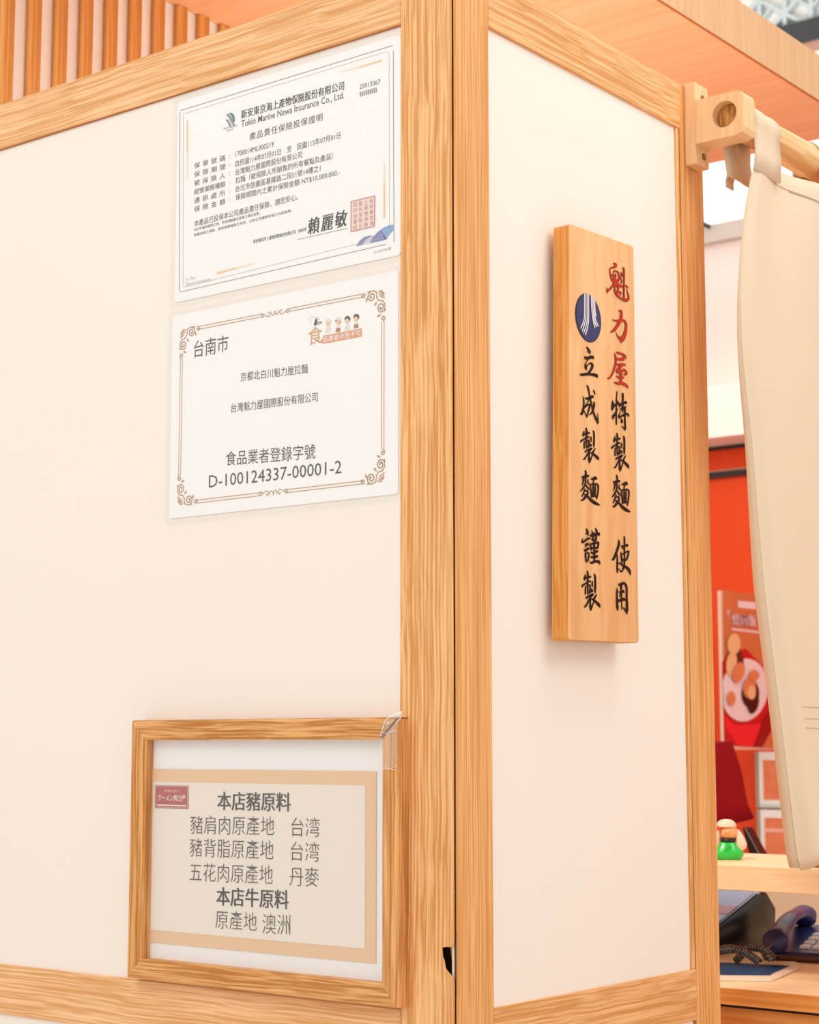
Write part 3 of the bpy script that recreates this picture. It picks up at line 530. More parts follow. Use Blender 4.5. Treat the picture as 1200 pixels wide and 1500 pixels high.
for i, (lab, val, xr, yl, yr, hh) in enumerate((('保單號碼', None, 0, 0, 0, 0), ('保險期間', '自民國114年07月01日　至　民國115年07月01日', 498.6, 240, 198, 9.5), ('被保險人', '台灣魁力屋國際股份有限公司', 442.5, 252.5, 226, 9.5), ('經營業務種類', '拉麵（被保險人所銷售的所有餐點及產品）', 487.5, 264.5, 228, 9.5), ('通訊處所', '台北市信義區基隆路二段51號14樓之1', 469.5, 277, 246, 9.5), ('保險金額', '保險期間內之累計保險金額 NT$10,000,000.-', 498, 289.5, 252, 9.5))):
    yl_ = 243 + 12.75 * i; yr_ = 231 + 12.75 * i
    P1.text(b, lab, 284.4, yl_, 330, yr_, 8.5, 0.0, 1.75 if len(lab) == 4 else 1.0); P1.text(b, '：', 336, yr_ - 1.5, 337.2, yr_ - 1.8, 4.5, 0)
    if val: P1.text(b, val, 345, yl, xr, yr, hh, 0.0)
P1.text(b, '本產品已投保本公司產品責任保險，請您安心。', 284.4, 328, 436.5, 288, 9.5, 0.0)
P1.text(b, '本文件僅供證明之用，其承保範圍以保單之規定為準。', 284, 336.8, 381, 312, 4.6)
P1.text(b, '有關承保之細節，悉依保單條款之約定，以本公司實際承保之內容為準。', 284, 344.6, 427.5, 308.4, 4.6)
b.build('body_lettering', 'ink', c1)
b = Lines(); P1.text(b, '新安東京海上產物保險股份有限公司', 371, 354, 433, 339.5, 6, 0.006); P1.text(b, '總經理', 437, 338.5, 449, 335.4, 5)
[P1.text(b, '賴麗敏', 451 + d, 332.5 - d * .25, 508.5 + d, 318.5 - d * .25, 24, 0.0, 1.25, 0.12) for d in (-.45, 0, .45)]; b.build('signature', 'ink_black', c1)
b = MB(); P1.line(b, [(435.6, 351), (508.5, 334.5)], 0.8)
for k in range(9): P1.line(b, [(528 + k * 2.9, 141.5 - k * .78), (528 + k * 2.9, 134.5 - k * .78)], 1.8)
for pts in ([(264, 162), (575.4, 66.6)], [(576.2, 74), (577.2, 355)], [(263.6, 164), (262.6, 426)], [(262.8, 428), (565.5, 357.8)]): P1.line(b, pts, 0.9)
b.build('border_line', 'ink_grey', c1)['kind'] = 'stuff'
b = MB()
for pts in ([(268, 167), (568, 75)], [(570, 76), (570.6, 336)], [(268.6, 168), (268, 420)], [(270, 420.5), (560, 348)]): P1.line(b, pts, 0.7)
P1.text(b, 'In for', 272, 409.5, 287, 406, 5); P1.text(b, 'Good company', 272, 417.4, 309, 409, 6, 0.01, 1, 0.2)
b.build('inner_border_line', 'ink_light', c1)['kind'] = 'stuff'
b = Lines(); P1.text(b, 'CL.36010701版', 547.5, 370, 573, 363.5, 4); P1.text(b, 'TOKIO MARINE', 327, 189, 347, 183.5, 2.6, .01); P1.text(b, 'NEWA', 332, 191.8, 342, 189, 2.4, .01); b.build('small_lettering', 'ink_grey', c1)
b = Lines()
P1.poly(b, [(273.2, 177), (275.6, 176.4), (275.6, 222), (273.2, 222.6)]); P1.poly(b, [(527, 97), (559.5, 87), (559.5, 90), (527, 99.2)]); P1.poly(b, [(561.6, 268), (564.4, 268), (564.4, 319), (561.6, 319.8)]); P1.poly(b, [(317.5, 398.6), (346, 391.4), (346, 394), (317.5, 402.2)])
b.build('gold_bar', 'gold_bar', c1)
b = Lines()
P1.poly(b, [(273.2, 222.6), (275.6, 222), (275.2, 262), (273.6, 262.4)]); P1.poly(b, [(498, 105.3), (527, 97), (527, 99.2), (498, 106.2)]); P1.poly(b, [(562.4, 238), (563.8, 238), (564.4, 268), (561.6, 268)]); P1.poly(b, [(346, 391.4), (375, 384.5), (375, 385.5), (346, 394)])
b.build('gold_bar_fade', 'gold_bar_pale', c1)
b = MB(); P1.brush(b, [(333, 168, 2.5), (337, 172, 3.6), (340, 178, 3.6), (342.5, 183, 2)]); P1.brush(b, [(332.5, 176, 2.4), (335, 179, 2.8), (337, 184, 2)]); b.build('logo_mark', 'logo_slate', c1)
b = MB(); P1.brush(b, [(337, 166.5, 2), (340, 168, 4), (342, 172, 3.5), (342.5, 177, 2)]); b.build('logo_mark', 'logo_teal', c1)
b = MB(); P1.poly(b, [(515, 296), (548.6, 288), (548.2, 331), (514.6, 338.6)]); b.build('stamp_field', 'stamp_pink', c1)
P1b = Plane(1, YP - 0.0016); b = MB()
for a_, c_ in (((514, 295.3), (549.4, 287)), ((549, 287), (548.6, 331.6)), ((548.6, 331.4), (514, 339.4)), ((514.2, 339.4), (514.4, 295.3))): P1b.line(b, [a_, c_], 1.3)
b.build('stamp_border', 'stamp_red', c1)
b = MB()
for j, col_ in enumerate(('新安東京海', '上產物保險', '股份有限公', '司印信章記')):
    for i, ch_c in enumerate(col_): P1b.text(b, ch_c, 541.5 - j * 8, 295 + i * 8.2 + j * 1.9, 547 - j * 8, 293.7 + i * 8.2 + j * 1.9, 6.6, 0.0)
b.build('stamp_lettering', 'stamp_red', c1)['kind'] = 'stuff'
b = Lines(); P1.poly(b, [(521.4, 361), (527, 352.5), (534, 347), (541, 345.2), (546, 345.2), (536, 351), (530.5, 358.5)]); P1.poly(b, [(542.5, 356.4), (545, 350), (551, 342), (558, 336), (566, 350), (564, 351.5)]); b.build('swoosh', 'blue_deep', c1)
b = MB(); P1.poly(b, [(558, 336), (564, 332.2), (570, 330), (576.2, 329.2), (576.4, 337.4), (571, 343), (567, 350), (564.5, 351.2)]); b.build('swoosh', 'blue_sky', c1)
b = MB(); P1.poly(b, [(530.5, 358.6), (536, 351), (546, 345.2), (548.5, 345), (544.6, 350), (542.3, 356.4)]); b.build('swoosh', 'silver_print', c1)
# second certificate
c2 = thing('laminated_certificate', (-0.237, YP, 1.645), 'laminated food registration certificate with ornate gold border, lower of the two on the left panel', 'certificate')
sheet('paper_sheet', rounded(-0.3985, -0.0720, 1.6525, 1.8835, 0.004), 'paper', c2, YP - 0.0004, YP - 0.0012)
sheet('laminate_film', rounded(-0.4065, -0.0690, 1.6455, 1.8900), 'laminate', c2, YP - 0.0019, YP - 0.0022)
b = Lines()
P1.text(b, '台南市', 284, 512, 334.5, 502, 25, 0.0); P1.text(b, '京都北白川魁力屋拉麵', 352.5, 552.5, 451, 539.5, 13.5, 0.0); P1.text(b, '台灣魁力屋國際股份有限公司', 338.4, 598, 465.5, 581, 13.5, 0.0)
P1.text(b, '食品業者登錄字號', 331, 672, 462, 661, 21, 0.0); b.build('body_lettering', 'ink', c2)
b = MB(); P1.text(b, 'D-100124337-00001-2', 306, 705.5, 500.4, 683.6, 18, 0.0); b.build('number_lettering', 'ink_black', c2)
# gold border in the plane of the wall
bx0, bx1, bz0, bz1 = -0.3860, -0.0892, 1.6655, 1.8670
def rib(mb, pts, wd, y=YP - 0.0014):
    for i in range(len(pts) - 1):
        a_, c_ = Vector((pts[i][0], 0, pts[i][1])), Vector((pts[i + 1][0], 0, pts[i + 1][1])); d = (c_ - a_)
        if d.length < 1e-7: continue
        d.normalize(); n = Vector((-d.z, 0, d.x)) * wd / 2; a_ -= d * wd * .2; c_ += d * wd * .2
        mb.face([(q.x, y, q.z) for q in (a_ + n, c_ + n, c_ - n, a_ - n)])
b = MB(); cw, chh = 0.0300, 0.0285; gap = 0.0038; lw = 0.0009; xm = (bx0 + bx1) / 2 - 0.004; om = 0.021
for z_, s_ in ((bz1, -1), (bz0, 1)):
    for dz in (0.0012, gap + 0.0006):
        rib(b, [(bx0 + cw, z_ + s_ * dz), (xm - om, z_ + s_ * dz)], lw); rib(b, [(xm + om, z_ + s_ * dz), (bx1 - cw, z_ + s_ * dz)], lw)
for x_, s_ in ((bx0, 1), (bx1, -1)):
    for dx in (0.0012, gap + 0.0006): rib(b, [(x_ + s_ * dx, bz0 + chh + .006), (x_ + s_ * dx, bz1 - chh - .006)], lw)
def spiral(cx_, cz_, r, a0, turns, sgn=1, n=18): return [(cx_ + r * (1 - .8 * k / n) * math.cos(a0 + sgn * turns * math.tau * k / n), cz_ + r * (1 - .8 * k / n) * math.sin(a0 + sgn * turns * math.tau * k / n)) for k in range(n + 1)]
for X_, sx in ((bx0, 1), (bx1, -1)):
    for Z_, sz in ((bz0, 1), (bz1, -1)):
        T = lambda pts: [(X_ + sx * u, Z_ + sz * v) for u, v in pts]
        rib(b, T(spiral(0.0285, 0.0028, 0.0030, 0, 1.4)), lw); rib(b, T(spiral(0.0028, 0.031, 0.0032, math.pi / 2, 1.4)), lw)
        rib(b, T(spiral(0.0178, 0.0058, 0.0056, -1.2, 1.5)), 0.0013); rib(b, T(spiral(0.0052, 0.0190, 0.0056, 2.6, 1.5, -1)), 0.0013)
        rib(b, T([(0.0235, 0.0004), (0.016, 0.0002), (0.0115, 0.002), (0.0108, 0.008), (0.0085, 0.0115), (0.003, 0.0125), (0.0004, 0.016), (0.0003, 0.024)]), 0.0013)
        for q in range(5):
            a = math.pi / 2 * (q + .5) / 5; rib(b, T([(0.001 + .003 * math.cos(a), 0.001 + .003 * math.sin(a)), (0.0075 * math.cos(a) + .0006, 0.0085 * math.sin(a) + .0006), (0.0094 * math.cos(a + .08), 0.0105 * math.sin(a + .08))]), 0.0012)
        for (u, v, a) in ((0.0125, 0.0145, .8), (0.0245, 0.0085, 1.2), (0.0080, 0.0275, .4)):
            du, dv = math.cos(a) * .0032, math.sin(a) * .0032; b.face([(p[0], YP - 0.0014, p[1]) for p in T([(u - du, v - dv), (u - dv * .45, v + du * .45), (u + du, v + dv), (u + dv * .45, v - du * .45)])])
for Z_, sz in ((bz0, 1), (bz1, -1)):
    T = lambda pts: [(xm + u, Z_ + sz * (v + .0026)) for u, v in pts]
    rib(b, T(spiral(-0.0185, 0, 0.0030, 0, 1.2)), lw); rib(b, T(spiral(0.0185, 0, 0.0030, math.pi, 1.2, -1)), lw)
    rib(b, T([(-0.0155, 0), (-0.012, .0025), (-0.0085, .003), (-0.0065, 0), (-0.009, -.0022), (-0.0105, 0)]), lw); rib(b, T([(0.0155, 0), (0.012, .0025), (0.0085, .003), (0.0065, 0), (0.009, -.0022), (0.0105, 0)]), lw)
    rib(b, T([(-0.005, -.002), (-0.0052, .001), (-0.003, .0026), (-0.0006, .001), (0, -.002), (0.0006, .001), (0.003, .0026), (0.0052, .001), (0.005, -.002)]), lw)
b.build('gold_border', 'gold_print', c2)['kind'] = 'stuff'
# small registration logo: roofed character, banner and four little cooks
b = MB(); P1.text(b, '食', 451.5, 493.5, 472, 489, 26, 0.002)
P1.line(b, [(462.5, 498.5), (468.5, 501)], 1.2); b.build('logo_character', 'orange_line', c2)
b = MB(); P1.poly(b, [(468.5, 500.5), (473, 496), (473, 492), (530, 481), (530, 493), (473, 503.6)]); b.build('logo_banner', 'orange_print', c2)
b = MB(); P1b.text(b, '品業者非登不可', 473.8, 497.5, 528.8, 487.2, 8.5, 0.006); b.build('banner_lettering', 'paper', c2)
b = MB(); P1.text(b, 'FDA', 461.5, 474.6, 471.5, 472.2, 4, 0.02, 1, 0.3); P1.brush(b, [(463.5, 468, 1), (461.5, 475.5, 2)]); b.build('logo_lettering', 'ink_black', c2)
b = MB(); P1.line(b, [(454, 470), (453.5, 466), (457, 463.5), (461, 466), (463, 464), (467, 466), (469, 470), (468, 472)], .6); P1.line(b, [(454, 470), (457, 475.5)], .6); b.build('hat_outline', 'ink_light', c2)
def disc(mb, P, cx_, cy_, rx, ry, n=14): P.poly(mb, [(cx_ + rx * math.cos(t), cy_ + ry * math.sin(t)) for t in [math.tau * k / n for k in range(n)]])
fc = MB(); hr = MB(); ht = MB(); bd = MB(); ap = MB()
for k, (cx_, cy_) in enumerate(((480.5, 474.5), (495, 473), (508.5, 470.5), (521.5, 467.5))):
    disc(hr if k >= 2 else ht, P1, cx_ + (.8 if k < 2 else .6), cy_ - 3.2 - (1.5 if k == 1 else 0), 4.4, 4.6)
    disc(fc, P1b, cx_, cy_, 3.0, 3.9)
    P1.poly(bd, [(cx_ - 4, cy_ + 14), (cx_ - 3.4, cy_ + 6), (cx_ + 3.6, cy_ + 5), (cx_ + 4.4, cy_ + 12.4)])
    if k in (1, 3): P1b.poly(ap, [(cx_ - 3, cy_ + 13.5), (cx_ - 2.4, cy_ + 8), (cx_ + 2.8, cy_ + 7), (cx_ + 3.4, cy_ + 12.6)])
    if k == 1: disc(hr, P1, cx_ - 2.2, cy_ - 2.6, 1.6, 1.8); disc(hr, P1, cx_ + 3.2, cy_ - 1.6, 1.2, 2.2)
for m_, n_2, k_2 in ((fc, 'cook_face', 'skin_print'), (hr, 'cook_hair', 'hair_print'), (ht, 'cook_hat', 'hat_print'), (bd, 'cook_body', 'hat_print'), (ap, 'cook_apron', 'core_tan')): m_.build(n_2, k_2, c2)['kind'] = 'stuff'
# ------------------------------------------------------------------ oak picture frame with origin notice
YF = -0.0175
pf = thing('oak_picture_frame', (-0.25, -0.008, 1.15), 'oak picture frame with ingredient origin notice resting on the lower rail', 'picture frame')
FP = Plane(1, YF)
TL, TR, BR_, BL = FP(190.5, 1059.5), FP(582.5, 1045.5), FP(582.5, 1477.0), FP(186.5, 1433.0)
xl, xr_, zt, zb = (TL.x + BL.x) / 2, TR.x, (TL.z + TR.z) / 2, (BR_.z + BL.z) / 2
fwd_ = 0.0215
prof = [(0, 0.0020), (0, YF + 0.0030), (0.0012, YF + 0.0006), (0.0030, YF), (0.0115, YF), (0.0135, YF + 0.0012), (0.0185, YF + 0.0012), (fwd_, YF + 0.0035), (fwd_, -0.0035), (fwd_, 0.0020)]
def frame_side(a, c, inw, mat, gapc=0):
    a, c, inw = Vector(a), Vector(c), Vector(inw); d = (c - a).normalized(); b = MB(); rows = []
    for P_, sg_ in ((a, 1), (c, -1)):
        rows.append([b.bm.verts.new(Vector((P_.x, y, P_.z)) + inw * u + d * (u * sg_)) for u, y in prof])
    n = len(prof)
    for k in range(n - 1): b.bm.faces.new((rows[0][k], rows[0][k + 1], rows[1][k + 1], rows[1][k]))
    b.bm.faces.new((rows[0][-1], rows[0][0], rows[1][0], rows[1][-1])); b.bm.faces.new(rows[0][::-1]); b.bm.faces.new(rows[1])
    return b.build('frame_side', mat, pf)
frame_side((xl, 0, zt), (xr_ - 0.0008, 0, zt), (0, 0, -1), 'oak_frame_flat'); frame_side((xr_, 0, zb), (xl, 0, zb), (0, 0, 1), 'oak_frame_flat')
frame_side((xl, 0, zb), (xl, 0, zt), (1, 0, 0), 'oak_frame_up'); frame_side((xr_, 0, zt - 0.0016), (xr_, 0, zb), (-1, 0, 0), 'oak_frame_up')
MB().box(xl + 0.012, xr_ - 0.012, -0.0035, 0.0022, zb + 0.012, zt - 0.012).build('backing_sheet', 'paper_grey', pf)
P2 = Plane(1, -0.0040); P3 = Plane(1, -0.0045); P4 = Plane(1, -0.0050); P5 = Plane(1, -0.0054)
def rect_on(P, name, x0p, x1p, zt_, zb_, mat):
    b = MB(); b.box(x0p, x1p, P.val, P.val + 0.0004, zb_, zt_); return b.build(name, mat, pf)
q0, q1 = P3(214, 1127.5), P3(550.5, 1410.5); rect_on(P3, 'printed_border', xl + 0.0215, q1.x, (P3(214, 1127.5).z + P3(550, 1128.5).z) / 2, (P3(214, 1380.5).z + q1.z) / 2, 'tan_border')
rect_on(P4, 'printed_field', P4(222.5, 1250).x, P4(535, 1250).x, (P4(224, 1146.3).z + P4(535, 1149.3).z) / 2, (P4(221, 1363.6).z + P4(535, 1388).z) / 2, 'cream_print')
b = Lines()
for body, a_, c_, hh in (('豬肩肉原產地', (279, 1208), (401.6, 1210), 27), ('台湾', (426.7, 1211), (468, 1212), 28), ('豬背脂原產地', (278, 1241), (400.5, 1245.5), 27), ('台湾', (426, 1246.5), (467.5, 1248.5), 28), ('五花肉原產地', (278, 1277), (399.5, 1281.5), 27), ('丹麥', (424.3, 1283.5), (467, 1285), 28), ('原產地', (315.7, 1346.5), (376, 1350.5), 27), ('澳洲', (384.5, 1353), (425, 1354.5), 29)):
    P5.text(b, body, *a_, *c_, hh, -0.010)
b.build('lettering', 'print_ink', pf)
b = Lines(); [(P5.text(b, '本店豬原料', 318.7 + d, 1173, 425.7 + d, 1175, 27), P5.text(b, '本店牛原料', 317.3 + d, 1312.5, 422.7 + d, 1318, 27)) for d in (-.4, 0, .4)]; b.build('heading_lettering', 'print_ink', pf)
b = MB(); P5.poly(b, [(227.2, 1150.3), (276, 1151), (276, 1185), (226.8, 1183.6)]); lb = b.build('red_shop_label', 'red_label', pf)
P6 = Plane(1, -0.0057); b = MB(); P6.text(b, '京都北白川', 241, 1158, 262.5, 1159, 4, 0.0, 1.2); P6.text(b, 'ラーメン魁力屋', 231.5, 1168.2, 271.5, 1169.4, 10, 0.02, 1, 0.1); P6.line(b, [(230, 1184.6 - 5.2), (273, 1180.4)], 2.2)
for a_, c_ in (((228.6, 1151.6), (274.8, 1152.2)), ((228.4, 1182.2), (274.8, 1183.4)), ((228.6, 1151.6), (228.4, 1182.2)), ((274.8, 1152.2), (274.8, 1183.4))): P6.line(b, [a_, c_], 0.5)
b.build('label_lettering', 'pale_ink', lb)['kind'] = 'stuff'
MB().box(xl + 0.0205, xr_ - 0.0205, -0.0085, -0.0075, zb + 0.0205, zt - 0.0205).build('acrylic_pane', 'acrylic', pf)
# clear tape round the open corner, with its creases, and the dark open mitre
FT = Plane(1, YF - 0.0006); b = MB(); FT.poly(b, [(557.4, 1081), (559, 1078), (572, 1064), (581, 1051.5), (583, 1052.5), (574.5, 1063.5), (562, 1077), (558.4, 1082)]); b.build('open_mitre', 'gap_dark', pf)
b = MB(); YT = YF - 0.0012
TP = Plane(1, YT); T0 = [(569, 1050), (578, 1045), (588.5, 1041.5), (587, 1054), (582, 1062), (581.5, 1123), (571, 1126), (559, 1127), (557, 1084), (560, 1066), (564, 1056)]
TP.poly(b, T0); tp = b.build('clear_tape', 'tape', pf)
b = MB(); TQ = Plane(1, YT - 0.0004)
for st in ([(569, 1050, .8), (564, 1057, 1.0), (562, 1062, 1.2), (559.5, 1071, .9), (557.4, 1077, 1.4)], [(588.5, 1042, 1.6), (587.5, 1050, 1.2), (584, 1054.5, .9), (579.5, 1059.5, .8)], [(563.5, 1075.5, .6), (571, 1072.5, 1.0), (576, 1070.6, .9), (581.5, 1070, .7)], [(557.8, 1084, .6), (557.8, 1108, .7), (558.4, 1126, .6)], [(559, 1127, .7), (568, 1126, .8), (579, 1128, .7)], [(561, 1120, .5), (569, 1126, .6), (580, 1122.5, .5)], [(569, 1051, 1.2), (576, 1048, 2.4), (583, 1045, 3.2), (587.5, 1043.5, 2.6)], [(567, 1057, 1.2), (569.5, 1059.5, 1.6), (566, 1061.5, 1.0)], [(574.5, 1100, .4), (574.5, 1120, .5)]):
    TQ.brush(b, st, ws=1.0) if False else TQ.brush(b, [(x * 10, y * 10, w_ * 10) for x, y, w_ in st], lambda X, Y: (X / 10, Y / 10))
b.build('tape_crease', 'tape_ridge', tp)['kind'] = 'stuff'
# ------------------------------------------------------------------ counter with shelf
ct = thing('service_counter', (-0.2, 0.9, 0), 'wooden service counter with a raised shelf behind the right partition', 'counter')
MB().box(-0.80, 0.55, 0.70, 0.952, 1.2180, 1.2495, 0.0012).build('shelf', 'shelf_wood', ct)
MB().box(-0.80, 0.55, 0.60, 1.20, 1.0935, 1.1115, 0.0010).build('countertop', 'shelf_wood', ct)
MB().box(-0.80, 0.55, 0.598, 0.6015, 1.0905, 1.1095).build('edge_band', 'counter_front', ct)
MB().box(-0.80, 0.55, 0.612, 0.63, 0.0, 1.088).build('front_panel', 'counter_front', ct)
MB().box(-0.80, 0.55, 0.609, 0.612, 1.086, 1.0905).build('dark_strip', 'gap_dark', ct)
MB().box(-0.80, 0.55, 1.16, 1.18, 1.1115, 1.218).build('back_panel', 'niche_back', ct)
MB().box(-0.80, -0.78, 0.72, 1.16, 1.1115, 1.218).build('side_panel', 'shelf_wood', ct)
MB().box(0.53, 0.55, 0.72, 1.16, 1.1115, 1.218).build('side_panel', 'shelf_wood', ct)
MB().box(-0.80, 0.55, 1.185, 1.20, 0.0, 1.0935).build('rear_panel', 'counter_front', ct)
# payment terminal
tm = thing('payment_terminal', (-0.24, 0.95, 1.1115), 'black desktop terminal with a sloping lit screen, on the lower counter beside the end post', 'terminal')
def obox(name, mat, parent, origin, ax_u, ax_v, prof_vz, width, bev=0.0):
    """profile (v, z) extruded across u by width"""
    b = MB(); O = Vector(origin); U = Vector(ax_u).normalized(); V_ = Vector(ax_v).normalized()
    b.prism([O + V_ * v + Vector((0, 0, z)) for v, z in prof_vz], U * width, bev); return b.build(name, mat, parent, smooth=bev > 0)
TU, TV = Vector((-1, 0.0, 0)), Vector((0.12, 1, 0)).normalized()
to = Vector((-0.212, 0.850, 1.1115))
obox('housing', 'black_plastic', tm, to, TU, TV, [(0.0, 0.0), (0.16, 0.0), (0.185, 0.03), (0.188, 0.055), (0.165, 0.0795), (0.150, 0.0815), (0.0, 0.022)], 0.16, 0.003)
sl = Vector((0, 0.150, 0.0595)).normalized()
def on_screen(u, s_, off): return to + TU * u + TV * (s_ * 0.9295) + Vector((0, 0, 0.0222 + s_ * 0.3688)) + Vector((0, -0.3688, 0.9295)) * off
b = MB(); b.prism([on_screen(0.001, 0.004, .0006), on_screen(0.158, 0.004, .0006), on_screen(0.158, 0.155, .0006), on_screen(0.001, 0.155, .0006)], (0, -0.0004, 0.0012)); b.build('bezel', 'grey_edge', tm)
b = MB(); b.prism([on_screen(0.004, 0.010, .0022), on_screen(0.154, 0.010, .0022), on_screen(0.154, 0.151, .0022), on_screen(0.004, 0.151, .0022)], (0, -0.0003, 0.0006)); sc_ = b.build('screen', 'screen', tm)
b = MB(); b.prism([on_screen(0.004, 0.078, .003), on_screen(0.12, 0.078, .003), on_screen(0.12, 0.104, .003), on_screen(0.004, 0.104, .003)], (0, -0.0002, 0.0004)); b.build('screen_band', 'screen_red', sc_)
MB().box(-0.42, -0.355, 1.08, 1.14, 1.1115, 1.20, 0.002).build('adapter_box', 'black_plastic', tm)
# telephone
ph_ = thing('desk_telephone', (-0.05, 0.95, 1.1115), 'dark blue desk telephone with white keys and handset, on the lower counter beneath the curtain', 'telephone')
PO = Vector((-0.132, 0.868, 1.1115)); PU = Vector((0.985, 0.174, 0)).normalized(); PV = Vector((-0.174, 0.985, 0)).normalized()
def pp(u, v, z): return PO + PU * u * 0.78 + PV * v * 0.78 + Vector((0, 0, z * 0.78))
def top(v): return 0.014 + v * 0.16
b = MB(); lo = []
for z_off, ins in ((0.0, 0.006), (0.006, 0.0), (0.012, 0.0)):
    lo.append([pp(u, v, z_off) for u, v in ((0.0 + ins, 0.012), (0.012, ins), (0.168, ins), (0.180 - ins, 0.012), (0.180 - ins, 0.19), (0.168, 0.20 - ins), (0.012, 0.20 - ins), (0.0 + ins, 0.19))])
b.rings(lo); b.build('base', 'phone_body', ph_, smooth=True)
b = MB(); lo = []
for q, ins in ((0.0, 0.001), (1.0, 0.004)):
    lo.append([pp(u, v, 0.0122 + q * (top(v) - 0.010)) for u, v in ((0.002 + ins, 0.014), (0.014, 0.002 + ins), (0.166, 0.002 + ins), (0.178 - ins, 0.014), (0.178 - ins, 0.188), (0.166, 0.198 - ins), (0.014, 0.198 - ins), (0.002 + ins, 0.188))])
b.rings(lo); b.build('upper_shell', 'phone_blue', ph_, smooth=True)
for i in range(4):
    for j in range(3):
        u0, v0 = 0.072 + j * 0.022, 0.040 + i * 0.027; b = MB(); b.rings([[pp(u0 + (0.009 + d * sx) * (1 if sx > 0 else 1) * 0 + u_, v0 + v_, top(v0) + hz) for u_, v_ in ((-w2, -h2), (w2, -h2), (w2, h2), (-w2, h2))] for hz, w2, h2, d, sx in ((0.001, 0.0085, 0.0095, 0, 1), (0.006, 0.0075, 0.0085, 0, 1))]); b.build('key', 'key_white', ph_)
for i in range(7):
    u0, v0 = 0.150, 0.020 + i * 0.0235; b = MB(); b.rings([[pp(u0 + u_, v0 + v_, top(v0) + hz) for u_, v_ in ((-w2, -h2), (w2, -h2), (w2, h2), (-w2, h2))] for hz, w2, h2 in ((0.001, 0.017, 0.009), (0.0065, 0.0155, 0.0078))]); b.build('key', 'key_white', ph_)
# handset: curved bar with two swollen ends, lying along v
b = MB(); lo = []
for i in range(19):
    t = i / 18; v = -0.012 + t * 0.205; arch = math.sin(t * math.pi); endf = max(0, 1 - min(t, 1 - t) / 0.22); endf = endf ** .7 if endf > 0 else 0
    if t in (0, 1): wv, hv = 0.008, 0.006
    else: wv = 0.0165 + 0.0085 * endf; hv = 0.0095 + 0.009 * endf
    zc = top(v) + 0.020 + 0.018 * arch
    lo.append([pp(0.030 + wv * math.cos(a), v, zc + hv * math.sin(a) - (0.008 * endf if math.sin(a) < 0 else 0)) for a in [math.tau * k / 16 for k in range(16)]])
b.rings(lo); b.build('handset', 'phone_blue', ph_, smooth=True)
def coil(name, ctrl, r, turns, rad, parent):
    P_ = [Vector(c) for c in ctrl]; pts = []; n = turns * 8
    for i in range(n + 1):
        t = i / n * (len(P_) - 1); k = min(int(t), len(P_) - 2); f = t - k; p0, p1, p2, p3 = P_[max(k - 1, 0)], P_[k], P_[k + 1], P_[min(k + 2, len(P_) - 1)]
        c = 0.5 * ((2 * p1) + (-p0 + p2) * f + (2 * p0 - 5 * p1 + 4 * p2 - p3) * f * f + (-p0 + 3 * p1 - 3 * p2 + p3) * f ** 3); d = (p2 - p1).normalized()
        u = d.cross(Vector((0, 0, 1))).normalized(); v = u.cross(d); a = math.tau * turns * i / n; pts.append(c + (u * math.cos(a) + v * math.sin(a)) * r)
    b = MB(); b.tube(pts, rad, 6); return b.build(name, 'cord', parent, smooth=True)
zc = 1.1115 + 0.0078
A1 = lambda px, py: at(px, py, 2, zc)
A2 = lambda px, py: at(px, py, 1, 0.80)
A3 = lambda px, py: at(px, py, 1, 0.775)
coil('coiled_cord', [A2(1131, 1407), A2(1127, 1398), A2(1117, 1391), A2(1104, 1388), A2(1092, 1392), A2(1086, 1400), A2(1078, 1407)], 0.0042, 19, 0.0017, ph_)
coil('coiled_cord', [A3(1112, 1409), A3(1101, 1401), A3(1088, 1394), A3(1074, 1390), A3(1062, 1390), A3(1050, 1394)], 0.0042, 17, 0.0017, ph_)
b = MB(); b.tube([pp(0.03, -0.010, top(0) + 0.018), pp(0.02, -0.024, 0.020), A2(1140, 1403), A2(1131, 1407)], 0.0016, 6); b.build('plain_cord', 'cord', ph_, smooth=True)
# photo card on counter
pc = thing('photo_card', (-0.07, 0.75, 1.1115), 'blue picture card with a cream border lying flat at the front of the lower counter', 'card')
Z1 = 1.1120
cpts = [at(*p, 2, Z1) for p in [(1050, 1436.5), (1130, 1437.5), (1139, 1434.5), (1170, 1420), (1172, 1414), (1165, 1411), (1045, 1408)]]
b = MB(); b.prism(cpts, (0, 0, 0.0022)); b.build('card', 'card_cream', pc)
ip = [at(*p, 2, Z1 + .0026) for p in [(1050, 1428), (1128, 1428.5), (1134, 1425), (1158, 1414.5), (1050, 1410)]]
b = MB(); b.prism(ip, (0, 0, 0.0003)); b.build('picture', 'card_blue', pc)
